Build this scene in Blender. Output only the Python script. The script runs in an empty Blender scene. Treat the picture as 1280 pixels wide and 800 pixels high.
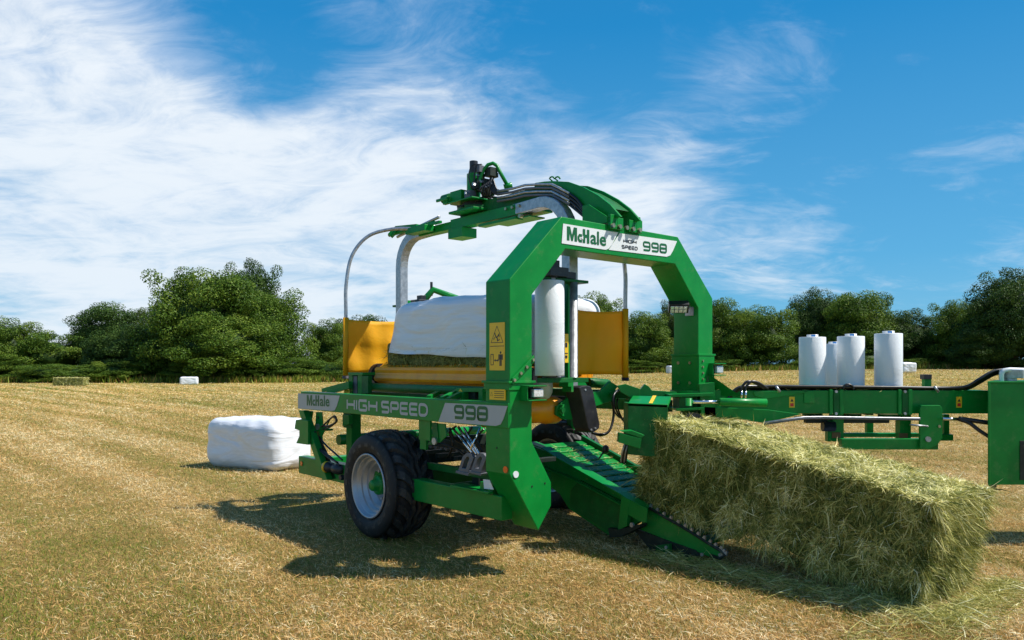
import bpy, bmesh, math, random
import numpy as np
from mathutils import Vector, Matrix, noise
random.seed(7); RS = np.random.RandomState(11)
S = bpy.context.scene
COL = S.collection
R = math.radians
# ---------------------------------------------------------------- camera
EYE = 1.69
FPX, CU, CV = 967.0, 640.0, 457.4          # focal length in photo pixels, horizon height
cd = bpy.data.cameras.new('camera'); cam = bpy.data.objects.new('camera', cd); COL.objects.link(cam)
cam.location = (0, 0, EYE); cam.rotation_euler = (R(90), 0, 0)
cd.sensor_width = 36; cd.lens = FPX / 1280 * 36; cd.shift_y = (CV - 400) / 1280
cd.clip_start = 0.05; cd.clip_end = 5000
S.camera = cam
S.render.resolution_x = 1024; S.render.resolution_y = 640
# ---------------------------------------------------------------- sun + exposure
SUN_EL, SUN_AZ = R(54), R(-4)               # azimuth counter-clockwise from +X
sv = Vector((math.cos(SUN_EL) * math.cos(SUN_AZ), math.cos(SUN_EL) * math.sin(SUN_AZ), math.sin(SUN_EL)))
sl = bpy.data.lights.new('sun', 'SUN'); sl.energy = 5.0; sl.angle = R(0.55); sl.color = (1, .955, .88)
so = bpy.data.objects.new('sun', sl); COL.objects.link(so)
so.rotation_euler = sv.to_track_quat('Z', 'Y').to_euler()
S.view_settings.view_transform = 'Standard'; S.view_settings.look = 'None'
S.view_settings.exposure = 0.34; S.view_settings.gamma = 1
# ---------------------------------------------------------------- sky
def pixdir(u, v):
    return Vector(((u - CU) / FPX, 1, (CV - v) / FPX)).normalized()
Wd = bpy.data.worlds.new('World'); S.world = Wd; Wd.use_nodes = True
nt = Wd.node_tree; nt.nodes.clear(); N = nt.nodes; K = nt.links
def nd(tree, t, **kw):
    n = tree.nodes.new(t)
    for k, v in kw.items(): setattr(n, k, v)
    return n
def mth(tree, op, a, b=None, c=None, clamp=False):
    n = tree.nodes.new('ShaderNodeMath'); n.operation = op; n.use_clamp = clamp
    for i, x in enumerate((a, b, c)):
        if x is None: continue
        if isinstance(x, (int, float)): n.inputs[i].default_value = x
        else: tree.links.new(x, n.inputs[i])
    return n.outputs[0]
def sstep(tree, x, lo, hi):
    n = tree.nodes.new('ShaderNodeMapRange'); n.interpolation_type = 'SMOOTHSTEP'
    n.inputs[1].default_value = lo; n.inputs[2].default_value = hi
    tree.links.new(x, n.inputs[0]); return n.outputs[0]
def mixc(tree, f, a, b, mode='MIX'):
    n = tree.nodes.new('ShaderNodeMixRGB'); n.blend_type = mode
    for i, x in enumerate((f, a, b)):
        if isinstance(x, (int, float)): n.inputs[i].default_value = x
        elif isinstance(x, tuple): n.inputs[i].default_value = (*x, 1) if len(x) == 3 else x
        else: tree.links.new(x, n.inputs[i])
    return n.outputs[0]
sky = nd(nt, 'ShaderNodeTexSky', sky_type='NISHITA'); sky.sun_disc = False
sky.sun_elevation = SUN_EL; sky.sun_rotation = R(90) - SUN_AZ
sky.air_density = 1.0; sky.dust_density = 0.6; sky.ozone_density = 2.2
tc = nd(nt, 'ShaderNodeTexCoord')
sep = nd(nt, 'ShaderNodeSeparateXYZ'); K.new(tc.outputs['Generated'], sep.inputs[0])
zc = mth(nt, 'ADD', mth(nt, 'MAXIMUM', sep.outputs[2], 0.0), 0.22)
cmb = nd(nt, 'ShaderNodeCombineXYZ')
K.new(mth(nt, 'DIVIDE', sep.outputs[0], zc), cmb.inputs[0]); K.new(mth(nt, 'DIVIDE', sep.outputs[1], zc), cmb.inputs[1])
def noisen(tree, vec, scale, detail, rough, dist=0.0, mapscale=(1, 1, 1), rot=(0, 0, 0), loc=(0, 0, 0)):
    mp = nd(tree, 'ShaderNodeMapping'); mp.inputs['Scale'].default_value = mapscale
    mp.inputs['Rotation'].default_value = rot; mp.inputs['Location'].default_value = loc
    tree.links.new(vec, mp.inputs[0])
    n = nd(tree, 'ShaderNodeTexNoise'); n.inputs['Scale'].default_value = scale; n.inputs['Detail'].default_value = detail
    n.inputs['Roughness'].default_value = rough; n.inputs['Distortion'].default_value = dist
    tree.links.new(mp.outputs[0], n.inputs['Vector']); return n.outputs['Fac']
n1 = noisen(nt, cmb.outputs[0], 1.5, 9, 0.6, 0.9, (1.0, 1.25, 1), (0, 0, R(22)), (3.1, 1.2, 0))
n2 = noisen(nt, cmb.outputs[0], 4.2, 8, 0.66, 1.5, (1.0, 1.5, 1), (0, 0, R(30)), (0.4, 5.2, 0))
# where the cloud banks lie: (direction through the photo, half width in degrees, amount)
BL = [((20, 60), 15, .40), ((90, 210), 15, .52), ((30, 370), 17, 1.15), ((230, 340), 14, 1.1), ((380, 330), 13, 1.0),
      ((480, 230), 10, .6), ((560, 330), 11, .85), ((700, 300), 9, .55), ((170, 150), 8, .18), ((955, 105), 5.5, .30), ((1060, 75), 6, .22), ((880, 90), 5, .14),
      ((800, 240), 7.5, .42), ((870, 262), 6, .35), ((1010, 330), 7, .42), ((480, 20), 7, .3), ((1000, 205), 8, .04),
      ((1180, 300), 9, .12), ((640, 195), 8, .42), ((740, 330), 8, .5), ((-300, 250), 24, .7), ((1700, 300), 22, .4),
      ((330, 90), 9, -.06), ((700, 70), 11, -.22), ((300, 60), 5, .12), ((1180, 130), 12, -.3), ((1150, 400), 10, -.2), ((50, 190), 4, -.35), ((935, 195), 6, -.25), ((20, 300), 4, -.15), ((270, 190), 5, -.16), ((430, 120), 6, -.08)]
acc = None
for (uv, wd, am) in BL:
    d = pixdir(*uv)
    dp = nd(nt, 'ShaderNodeVectorMath', operation='DOT_PRODUCT'); K.new(tc.outputs['Generated'], dp.inputs[0]); dp.inputs[1].default_value = d
    m = mth(nt, 'MULTIPLY', sstep(nt, dp.outputs['Value'], math.cos(R(wd)), math.cos(R(wd * .12))), am)
    acc = m if acc is None else mth(nt, 'ADD', acc, m)
acc = mth(nt, 'MINIMUM', acc, 1.05)
back = mth(nt, 'MULTIPLY', sstep(nt, mth(nt, 'MULTIPLY', sep.outputs[1], -1), 0.0, .5), .30)  # unseen cloud behind the camera, added as neutral fill light
acc = mth(nt, 'ADD', acc, back)
dn = mth(nt, 'ADD', mth(nt, 'MULTIPLY', mth(nt, 'SUBTRACT', n1, .5), 2.3), mth(nt, 'MULTIPLY', mth(nt, 'SUBTRACT', n2, .5), 1.1))
dens = mth(nt, 'ADD', mth(nt, 'MULTIPLY', acc, 1.0), mth(nt, 'MULTIPLY', dn, .95))
cl = sstep(nt, dens, -.06, 1.26)
n3 = noisen(nt, cmb.outputs[0], 2.6, 7, .6, .8, (1, 1.6, 1), (0, 0, R(10)), (7.3, 2.2, 0))
core = sstep(nt, mth(nt, 'ADD', dens, mth(nt, 'MULTIPLY', mth(nt, 'SUBTRACT', n3, .5), 2.2)), .35, 1.25)
grad = nd(nt, 'ShaderNodeValToRGB'); ge = grad.color_ramp.elements
ge[0].position = 0; ge[0].color = (2.5, 5.3, 7.7, 1); ge[1].position = 1; ge[1].color = (.1, .9, 3.0, 1)
for p_, c_ in ((.13, (1.15, 4.1, 7.2)), (.40, (.16, 2.5, 5.9))): x_ = ge.new(p_); x_.color = (*c_, 1)
K.new(sep.outputs[2], grad.inputs[0])
blue = mixc(nt, .86, mixc(nt, 1.0, sky.outputs[0], (0.36, 1.25, 1.6), 'MULTIPLY'), grad.outputs[0])
ccol = mixc(nt, core, (5.6, 7.0, 9.2), (9.3, 9.8, 10.3))
ccol = mixc(nt, sstep(nt, sep.outputs[2], 0.45, 0.0), ccol, (8.3, 9.1, 9.9))
skyc = mixc(nt, mth(nt, 'MULTIPLY', cl, .93), blue, ccol)
bg = nd(nt, 'ShaderNodeBackground'); bg.inputs[1].default_value = 0.079
K.new(skyc, bg.inputs[0])
wo = nd(nt, 'ShaderNodeOutputWorld'); K.new(bg.outputs[0], wo.inputs[0])

# ---------------------------------------------------------------- materials
def newmat(name):
    m = bpy.data.materials.new(name); m.use_nodes = True
    t = m.node_tree; b = t.nodes['Principled BSDF']; return m, t, b
def setb(b, col=None, rough=None, metal=None, spec=None, coat=None):
    if col is not None: b.inputs['Base Color'].default_value = (*col, 1)
    if rough is not None: b.inputs['Roughness'].default_value = rough
    if metal is not None: b.inputs['Metallic'].default_value = metal
    if spec is not None: b.inputs['Specular IOR Level'].default_value = spec
    if coat is not None: b.inputs['Coat Weight'].default_value = coat; b.inputs['Coat Roughness'].default_value = .12
def bump(t, b, h, strength, dist):
    n = nd(t, 'ShaderNodeBump'); n.inputs['Strength'].default_value = strength; n.inputs['Distance'].default_value = dist
    t.links.new(h, n.inputs['Height']); t.links.new(n.outputs[0], b.inputs['Normal'])
def simple(name, col, rough=.5, metal=0, spec=.5, coat=0, var=.12, vscale=6, dust=0.0, bmp=0.0):
    m, t, b = newmat(name); setb(b, col, rough, metal, spec, coat)
    o = nd(t, 'ShaderNodeTexCoord').outputs['Object']
    f = noisen(t, o, vscale, 6, .65)
    lo = tuple(c * (1 - var) for c in col); hi = tuple(min(1, c * (1 + var) + var * .01) for c in col)
    c = mixc(t, sstep(t, f, .3, .7), lo, hi)
    if dust:
        g = noisen(t, o, vscale * 2.7, 8, .7)
        c = mixc(t, mth(t, 'MULTIPLY', sstep(t, g, .52, .78), dust), c, (.34, .29, .17))
    t.links.new(c, b.inputs['Base Color'])
    r = mth(t, 'ADD', mth(t, 'MULTIPLY', f, .22), rough - .11, clamp=True); t.links.new(r, b.inputs['Roughness'])
    if bmp: bump(t, b, noisen(t, o, vscale * 8, 5, .6), bmp, .01)
    return m
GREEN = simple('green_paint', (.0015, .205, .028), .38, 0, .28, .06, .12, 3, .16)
GREEND = simple('green_paint_shaded', (.0015, .115, .018), .48, 0, .28, .0, .2, 7, .22)  # darker, dustier copy of the green; shade put into its colour
BLACK = simple('black_plastic', (.018, .018, .022), .42, 0, .5, 0, .3, 9, .12)
RUBBER = simple('tyre_rubber', (.012, .012, .013), .66, 0, .4, 0, .25, 7, .22, .15)
RUBBERT = simple('dusty_tread_rubber', (.034, .034, .034), .5, 0, .3, 0, .35, 9, .35, .2)
HOSE = simple('hose_rubber', (.012, .012, .013), .35)
STEEL = simple('galvanised_steel', (.42, .43, .45), .42, .75, .5, 0, .22, 22, .06)
CHROME = simple('chrome_rod', (.72, .72, .74), .14, 1.0)
SILVER = simple('silver_rim_paint', (.38, .39, .42), .36, .55, .5, 0, .1, 10, .12)
ORANGE = simple('orange_roller_plastic', (1.0, .34, .003), .36, 0, .5, 0, .12, 5, .22)
GREYPAINT = simple('grey_decal', (.40, .42, .42), .4, 0, .5, 0, .04, 5, .1)
WHITEPAINT = simple('white_decal', (.74, .76, .76), .35, 0, .5, 0, .03, 5, .04)
LETGREEN = simple('green_lettering', (.004, .11, .028), .4)
LETBLACK = simple('black_lettering', (.015, .015, .018), .4)
YELLOW = simple('yellow_sticker', (.80, .50, .015), .4, 0, .5, 0, .05, 9, .1)
REDS = simple('red_mark', (.6, .03, .02), .4)
AMBERR = simple('orange_reflector', (.85, .13, .01), .25, 0, .6, .5)
WHITER = simple('white_reflector', (.8, .8, .82), .2, 0, .6, .5)
GREYPL = simple('grey_cast_metal', (.13, .135, .155), .5, .2)
BRASS = simple('plated_bolt', (.42, .38, .24), .35, .8)
LENS = simple('lamp_lens', (.72, .75, .8), .12, .35, .8, .6, .25, 60)
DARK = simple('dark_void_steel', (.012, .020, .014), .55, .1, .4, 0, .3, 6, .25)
def film_mat(name, stripe=38, tint=(.78, .80, .84)):
    m, t, b = newmat(name); setb(b, tint, .32, 0, .5)
    o = nd(t, 'ShaderNodeTexCoord').outputs['Object']
    a = noisen(t, o, 1.3, 3.5, .45, 1.4, (1, .6, 2.4), (R(14), 0, 0)); c = noisen(t, o, 7, 5, .6, .6, (.5, .3, 5))
    h = mth(t, 'ADD', mth(t, 'MULTIPLY', a, 1.6), mth(t, 'MULTIPLY', c, .10))
    bump(t, b, h, .40, .08)
    t.links.new(mixc(t, sstep(t, c, .35, .75), tuple(x * .93 for x in tint), tint), b.inputs['Base Color'])
    return m
FILM = film_mat('white_stretch_film')
def curtain_mat():
    m, t, b = newmat('yellow_mesh_fabric'); setb(b, (.92, .45, .008), .6)
    o = nd(t, 'ShaderNodeTexCoord').outputs['Object']
    f = noisen(t, o, 5, 6, .6)
    col = mixc(t, f, (1.0, .50, .003), (1.0, .60, .006)); t.links.new(col, b.inputs['Base Color'])
    tr = nd(t, 'ShaderNodeBsdfTranslucent'); tr.inputs[0].default_value = (.85, .40, .01, 1)
    mx = nd(t, 'ShaderNodeMixShader'); mx.inputs[0].default_value = .45
    t.links.new(b.outputs[0], mx.inputs[1]); t.links.new(tr.outputs[0], mx.inputs[2])
    t.links.new(mx.outputs[0], t.nodes['Material Output'].inputs[0]); bump(t, b, f, .4, .03)
    return m
CURTAIN = curtain_mat()
def tintmat(name, ramp, rough=.6, transl=.0, attr='tint', spec=.2):
    m, t, b = newmat(name); setb(b, rough=rough, spec=spec)
    at = nd(t, 'ShaderNodeAttribute', attribute_name=attr)
    cr = nd(t, 'ShaderNodeValToRGB'); e = cr.color_ramp.elements
    e[0].position = ramp[0][0]; e[0].color = (*ramp[0][1], 1); e[1].position = ramp[-1][0]; e[1].color = (*ramp[-1][1], 1)
    for p, c in ramp[1:-1]: x = e.new(p); x.color = (*c, 1)
    t.links.new(at.outputs['Fac'], cr.inputs[0]); t.links.new(cr.outputs[0], b.inputs['Base Color'])
    if transl:
        tr = nd(t, 'ShaderNodeBsdfTranslucent'); t.links.new(cr.outputs[0], tr.inputs[0])
        mx = nd(t, 'ShaderNodeMixShader'); mx.inputs[0].default_value = transl
        t.links.new(b.outputs[0], mx.inputs[1]); t.links.new(tr.outputs[0], mx.inputs[2])
        t.links.new(mx.outputs[0], t.nodes['Material Output'].inputs[0])
    return m
HAYS = tintmat('hay_strands', [(0, (.06, .085, .012)), (.28, (.20, .23, .045)), (.58, (.55, .50, .14)), (.8, (.88, .80, .33)), (1, (1.0, .96, .62))], .5, .18)
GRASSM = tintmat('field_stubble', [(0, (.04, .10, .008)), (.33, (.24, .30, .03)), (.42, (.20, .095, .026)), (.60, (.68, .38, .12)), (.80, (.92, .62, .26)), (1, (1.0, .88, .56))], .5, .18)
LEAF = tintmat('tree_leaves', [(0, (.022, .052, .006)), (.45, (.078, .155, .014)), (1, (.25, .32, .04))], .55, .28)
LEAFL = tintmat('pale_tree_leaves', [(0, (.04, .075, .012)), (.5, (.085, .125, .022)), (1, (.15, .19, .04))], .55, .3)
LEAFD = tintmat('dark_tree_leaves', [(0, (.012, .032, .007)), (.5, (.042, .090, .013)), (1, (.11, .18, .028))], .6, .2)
def haybase():
    m, t, b = newmat('packed_hay'); setb(b, rough=.8, spec=.15)
    o = nd(t, 'ShaderNodeTexCoord').outputs['Object']
    f = noisen(t, o, 14, 8, .72, .6, (1, 1, 2.2)); g = noisen(t, o, 55, 6, .7, .8, (1, .4, 2))
    c = mixc(t, sstep(t, f, .32, .7), (.05, .055, .012), (.30, .29, .085)); c = mixc(t, sstep(t, g, .5, .75), c, (.52, .48, .19))
    t.links.new(c, b.inputs['Base Color']); bump(t, b, mth(t, 'ADD', f, g), .9, .03); return m
HAYB = haybase()
BARK = simple('tree_bark', (.07, .055, .04), .85, 0, .2, 0, .3, 5)
PEG = simple('blue_label', (.05, .25, .6), .4)
# ---------------------------------------------------------------- mesh builder
class MB:
    def __init__(s): s.v = []; s.f = []; s.m = []; s.sm = []; s.mats = []; s.rng = []
    def mi(s, mat):
        if mat not in s.mats: s.mats.append(mat)
        return s.mats.index(mat)
    def add(s, vs, fs, mat, smooth=False):
        o = len(s.v); s.v += [tuple(p) for p in vs]; k = s.mi(mat); s.rng.append((o, len(s.v), len(s.f), len(s.f) + len(fs)))
        for i, f in enumerate(fs):
            s.f.append(tuple(o + j for j in f)); s.m.append(k); s.sm.append(smooth if isinstance(smooth, bool) else smooth[i])
        return s
    def box(s, x0, x1, y0, y1, z0, z1, mat=None, T=None):
        vs = [(x, y, z) for z in (z0, z1) for (x, y) in ((x0, y0), (x1, y0), (x1, y1), (x0, y1))]
        if T: vs = [T(*p) for p in vs]
        return s.add(vs, [(3, 2, 1, 0), (4, 5, 6, 7), (0, 1, 5, 4), (1, 2, 6, 5), (2, 3, 7, 6), (3, 0, 4, 7)], mat or GREEN)
    def prism(s, pts, off, mat=None):
        """polygon (3d points) extruded by the vector off"""
        n = len(pts); a = [Vector(p) for p in pts]; o = Vector(off)
        return s.add(a + [p + o for p in a], [tuple(range(n))[::-1], tuple(range(n, 2 * n))] + [(i, (i + 1) % n, n + (i + 1) % n, n + i) for i in range(n)], mat or GREEN)
    def tube(s, pts, r, mat=None, n=8, square=False, up=None, caps=True):
        P = [Vector(p) for p in pts]; mat = mat or GREEN
        if square: n = 4
        rs = r if isinstance(r, (list, tuple)) else [r] * len(P)
        t0 = (P[1] - P[0]).normalized(); ref = Vector(up) if up else (Vector((0, 0, 1)) if abs(t0.z) < .9 else Vector((1, 0, 0)))
        a = (ref - t0 * ref.dot(t0)).normalized(); vs = []; fs = []
        for i, p in enumerate(P):
            t = ((P[min(i + 1, len(P) - 1)] - P[i]).normalized() + (P[i] - P[max(i - 1, 0)]).normalized()).normalized() if 0 < i < len(P) - 1 else (P[min(i + 1, len(P) - 1)] - P[max(i - 1, 0)]).normalized()
            a = (a - t * a.dot(t)).normalized(); b = t.cross(a)
            for k in range(n):
                q = 2 * math.pi * (k + (.5 if square else 0)) / n
                vs.append(p + (a * math.cos(q) + b * math.sin(q)) * rs[i] * (1.414 if square else 1))
        for i in range(len(P) - 1):
            for k in range(n): fs.append((i * n + k, i * n + (k + 1) % n, (i + 1) * n + (k + 1) % n, (i + 1) * n + k))
        sm = [not square] * len(fs)
        if caps: fs += [tuple(range(n))[::-1], tuple(range((len(P) - 1) * n, len(P) * n))]; sm += [False, False]
        return s.add(vs, fs, mat, sm)
    def lathe(s, prof, c, axis, mat=None, n=24, smooth=True):
        """prof = list of (radius, distance along axis)"""
        c = Vector(c); ax = Vector(axis).normalized(); a = ax.orthogonal().normalized(); b = ax.cross(a); vs = []; fs = []
        for (r, h) in prof:
            for k in range(n):
                q = 2 * math.pi * k / n; vs.append(c + ax * h + (a * math.cos(q) + b * math.sin(q)) * r)
        for i in range(len(prof) - 1):
            for k in range(n): fs.append((i * n + k, i * n + (k + 1) % n, (i + 1) * n + (k + 1) % n, (i + 1) * n + k))
        return s.add(vs, fs, mat or GREEN, smooth)
    def cyl(s, c, axis, r, h, mat=None, n=16):
        return s.lathe([(0.0001, 0), (r, 0), (r, 0), (r, h), (r, h), (0.0001, h)], c, axis, mat, n, [False] * n * 2 + [True] * n + [False] * n * 2)
    def build(s, name, parent=None, bevel=0.0, loc=None, whole=False):
        if parent and not whole and len(s.rng) > 1:
            bb = []
            for (v0, v1, f0, f1) in s.rng:
                a = np.array(s.v[v0:v1]); bb.append((a.min(0), a.max(0)))
            n = len(bb); gid = list(range(n))
            def find(i):
                while gid[i] != i: i = gid[i]
                return i
            for i in range(n):
                for j in range(i + 1, n):
                    gap = np.linalg.norm(np.maximum(0, np.maximum(bb[i][0] - bb[j][1], bb[j][0] - bb[i][1])))
                    if gap < .30 * max(np.linalg.norm(bb[i][1] - bb[i][0]), np.linalg.norm(bb[j][1] - bb[j][0])): gid[find(i)] = find(j)
            roots = {}
            for i in range(n): roots.setdefault(find(i), []).append(i)
            if len(roots) > 1:
                out = []
                for ids in sorted(roots.values(), key=lambda q: -len(q)):
                    m2 = MB()
                    for i in ids:
                        v0, v1, f0, f1 = s.rng[i]
                        for f in range(f0, f1): pass
                        o = len(m2.v); m2.v += s.v[v0:v1]
                        for f in range(f0, f1):
                            m2.f.append(tuple(q - v0 + o for q in s.f[f])); m2.m.append(m2.mi(s.mats[s.m[f]])); m2.sm.append(s.sm[f])
                    out.append(m2.build(name, parent, bevel, loc, True))
                return out[0]
        me = bpy.data.meshes.new(name); me.from_pydata(s.v, [], s.f)
        for m in s.mats: me.materials.append(m)
        me.polygons.foreach_set('material_index', s.m); me.polygons.foreach_set('use_smooth', s.sm)
        me.validate()
        bm = bmesh.new(); bm.from_mesh(me); bmesh.ops.recalc_face_normals(bm, faces=bm.faces); bm.to_mesh(me); bm.free()
        me.update()
        o = bpy.data.objects.new(name, me); COL.objects.link(o)
        if parent: o.parent = parent
        if loc: o.location = loc
        if bevel:
            b = o.modifiers.new('bevel', 'BEVEL'); b.width = bevel; b.segments = 2; b.limit_method = 'ANGLE'; b.angle_limit = R(40)
        return o
def tag(o, label, cat, group=None, kind=None):
    if label: o['label'] = label
    if cat: o['category'] = cat
    if group: o['group'] = group
    if kind: o['kind'] = kind
    return o
def empty(name, loc=(0, 0, 0), rz=0.0):
    e = bpy.data.objects.new(name, None); COL.objects.link(e); e.location = loc; e.rotation_euler = (0, 0, rz); e.empty_display_size = .2
    return e
def npmesh(name, V, F3=None, F4=None, tint=None, mats=(), smooth=False, parent=None):
    """numpy mesh; tint = one value per face (quads first, then tris)"""
    me = bpy.data.meshes.new(name); V = np.asarray(V, dtype=np.float32)
    n4 = 0 if F4 is None else len(F4); n3 = 0 if F3 is None else len(F3)
    idx = np.concatenate([np.asarray(F4).ravel() if n4 else np.zeros(0, int), np.asarray(F3).ravel() if n3 else np.zeros(0, int)]).astype(np.int32)
    me.vertices.add(len(V)); me.vertices.foreach_set('co', V.ravel())
    me.loops.add(len(idx)); me.loops.foreach_set('vertex_index', idx)
    st = np.concatenate([np.arange(n4) * 4, n4 * 4 + np.arange(n3) * 3]).astype(np.int32)
    me.polygons.add(n4 + n3); me.polygons.foreach_set('loop_start', st)
    me.update(calc_edges=True)
    if tint is not None:
        a = me.attributes.new('tint', 'FLOAT', 'FACE'); a.data.foreach_set('value', np.asarray(tint, dtype=np.float32))
    if smooth: me.polygons.foreach_set('use_smooth', np.ones(n4 + n3, bool))
    for m in mats: me.materials.append(m)
    o = bpy.data.objects.new(name, me); COL.objects.link(o)
    if parent: o.parent = parent
    return o
def ribbons(P, D, Sd, L, Wd_, bend):
    """P base, D direction, Sd side vector, L length, W width, bend = offset vector at the tip -> V, quads, tris"""
    n = len(P); L = L[:, None]; W2 = Wd_[:, None] * .5
    mid = P + D * L * .5 + bend * .25; tip = P + D * L + bend
    V = np.stack([P - Sd * W2, P + Sd * W2, mid + Sd * W2 * .85, mid - Sd * W2 * .85, tip], 1).reshape(-1, 3)
    b = np.arange(n)[:, None] * 5
    return V, b + np.array([[0, 1, 2, 3]]), b + np.array([[3, 2, 4]])
def unit(a): return a / (np.linalg.norm(a, axis=1, keepdims=True) + 1e-9)
# ---------------------------------------------------------------- ground
def sm01(t): t = np.clip(t, 0, 1); return t * t * (3 - 2 * t)
def terrain(x, y):
    x = np.asarray(x, float); y = np.asarray(y, float)
    k = x / np.maximum(y, 1.0)
    g = 1.28 * sm01((y - 12) / 58) * sm01((k + .35) / .85)
    rough = .012 * np.sin(x * 1.3 + y * .7) * np.sin(y * 1.1 - x * .4) * sm01((np.hypot(x, y) - 10) / 6)
    return g + rough
def tz(x, y): return float(terrain(x, y))
yy = np.concatenate([np.linspace(-60, 0, 13)[:-1], np.linspace(0, 30, 61)[:-1], np.linspace(30, 130, 61)[:-1], np.geomspace(130, 2500, 20)])
xx = np.concatenate([-np.geomspace(60, 2500, 14)[::-1], np.linspace(-60, 60, 121)[1:-1], np.geomspace(60, 2500, 14)])
X, Y = np.meshgrid(xx, yy); Z = terrain(X, Y)
nx, ny = len(xx), len(yy); ii = np.arange(nx * ny).reshape(ny, nx)
F = np.stack([ii[:-1, :-1], ii[:-1, 1:], ii[1:, 1:], ii[1:, :-1]], -1).reshape(-1, 4)
m, t, b = newmat('mown_hay_field'); setb(b, rough=.9, spec=.1)
o = nd(t, 'ShaderNodeTexCoord').outputs['Object']
def dotn(v):
    d_ = nd(t, 'ShaderNodeVectorMath', operation='DOT_PRODUCT'); t.links.new(o, d_.inputs[0]); d_.inputs[1].default_value = v; return d_.outputs['Value']
rc = nd(t, 'ShaderNodeCombineXYZ'); t.links.new(dotn((.759, .651, 0)), rc.inputs[0]); t.links.new(mth(t, 'MULTIPLY', dotn((-.651, .759, 0)), .06), rc.inputs[1])
rows = noisen(t, rc.outputs[0], .75, 4, .62, .2)
big = noisen(t, o, .09, 5, .6)
med = noisen(t, o, 1.7, 8, .7, .4)
fine = noisen(t, o, 26, 9, .75, .5)
fine2 = noisen(t, o, 90, 6, .8, .4, (1, .35, 1), (0, 0, R(20)))
c = mixc(t, sstep(t, fine, .32, .68), (.12, .082, .022), (.50, .34, .105))
c = mixc(t, sstep(t, fine2, .45, .72), c, (.58, .41, .17))
gm = mth(t, 'ADD', mth(t, 'MULTIPLY', rows, .55), mth(t, 'MULTIPLY', med, .45))
c = mixc(t, mth(t, 'MULTIPLY', sstep(t, gm, .46, .60), .45), c, (.19, .19, .04))
# blends to tan and green bands towards the far half of the field
spx = nd(t, 'ShaderNodeSeparateXYZ'); t.links.new(o, spx.inputs[0])
fg = sstep(t, mth(t, 'ADD', spx.outputs[1], mth(t, 'MULTIPLY', mth(t, 'SUBTRACT', big, .5), 30)), 10, 60)
fc = mixc(t, sstep(t, rows, .38, .60), (.50, .36, .095), (.20, .21, .04))
c = mixc(t, mth(t, 'MULTIPLY', fg, .72), c, fc)
t.links.new(c, b.inputs['Base Color']); bump(t, b, mth(t, 'ADD', fine, mth(t, 'MULTIPLY', fine2, .6)), .8, .05)
g = npmesh('field_ground', np.stack([X.ravel(), Y.ravel(), Z.ravel()], 1), F4=F, mats=[m], smooth=True)
tag(g, None, None, kind='structure')
# stubble: what nobody could count
def stubble(n, seed):
    rs = np.random.RandomState(seed)
    y = 3.6 * np.exp(rs.rand(n) ** 1.06 * math.log(88 / 3.6)); k = (rs.rand(n) * 2 - 1) * .78; x = k * y
    z = terrain(x, y)
    xm_ = .759 * x + .651 * y; ym_ = -.651 * x + .759 * y
    rowf = np.array([noise.noise(Vector((a * 1.1, b_ * .07, 2))) + .6 * noise.noise(Vector((a * 3.1, b_ * .2, 8))) for a, b_ in zip(xm_, ym_)])
    pat = np.array([noise.noise(Vector((a * .9, b_ * .9, 0))) for a, b_ in zip(x, y)])
    pat2 = np.array([noise.noise(Vector((a * 3.3, b_ * 3.3, 5))) for a, b_ in zip(x, y)])
    green = rs.rand(n) < np.clip(.17 + .04 * pat + .26 * pat2 + .62 * rowf, .04, .9)
    up_ = green | (rs.rand(n) < .62)
    ln = np.where(up_, rs.uniform(.018, .052, n), rs.uniform(.03, .10, n))
    el = np.where(up_, rs.uniform(.45, 1.5, n), np.abs(rs.normal(.15, .25, n)))
    az = rs.rand(n) * 2 * math.pi
    az = np.where(rs.rand(n) < .35, R(150) + rs.normal(0, .5, n), az)
    D = np.stack([np.cos(el) * np.cos(az), np.cos(el) * np.sin(az), np.sin(el)], 1)
    Sd = unit(np.cross(D, rs.normal(0, 1, (n, 3))))
    sc = np.clip(y / 9.0, 1, 6)
    W = rs.uniform(.0018, .0040, n) * sc; ln = ln * np.sqrt(sc)
    bend = rs.normal(0, .30, (n, 3)) * ln[:, None]; bend[:, 2] = -np.abs(bend[:, 2]) * .5
    P = np.stack([x, y, z + .002 + np.where(green, 0, rs.rand(n) * .018)], 1)
    V, q, tr = ribbons(P, D, Sd, ln, W, bend)
    ti = np.where(green, rs.uniform(0, .35, n), np.clip(rs.normal(.67, .21, n) - .16 * pat - .24 * rowf + .08 * pat2, .38, 1))
    return V, q, tr, ti
V, q, tr, ti = stubble(800000, 5)
g = npmesh('stubble_grass', V, F3=tr, F4=q, tint=np.concatenate([ti, ti]), mats=[GRASSM])
tag(g, 'short dry mown stubble and loose straw across the near field', 'grass', kind='stuff')
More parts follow.
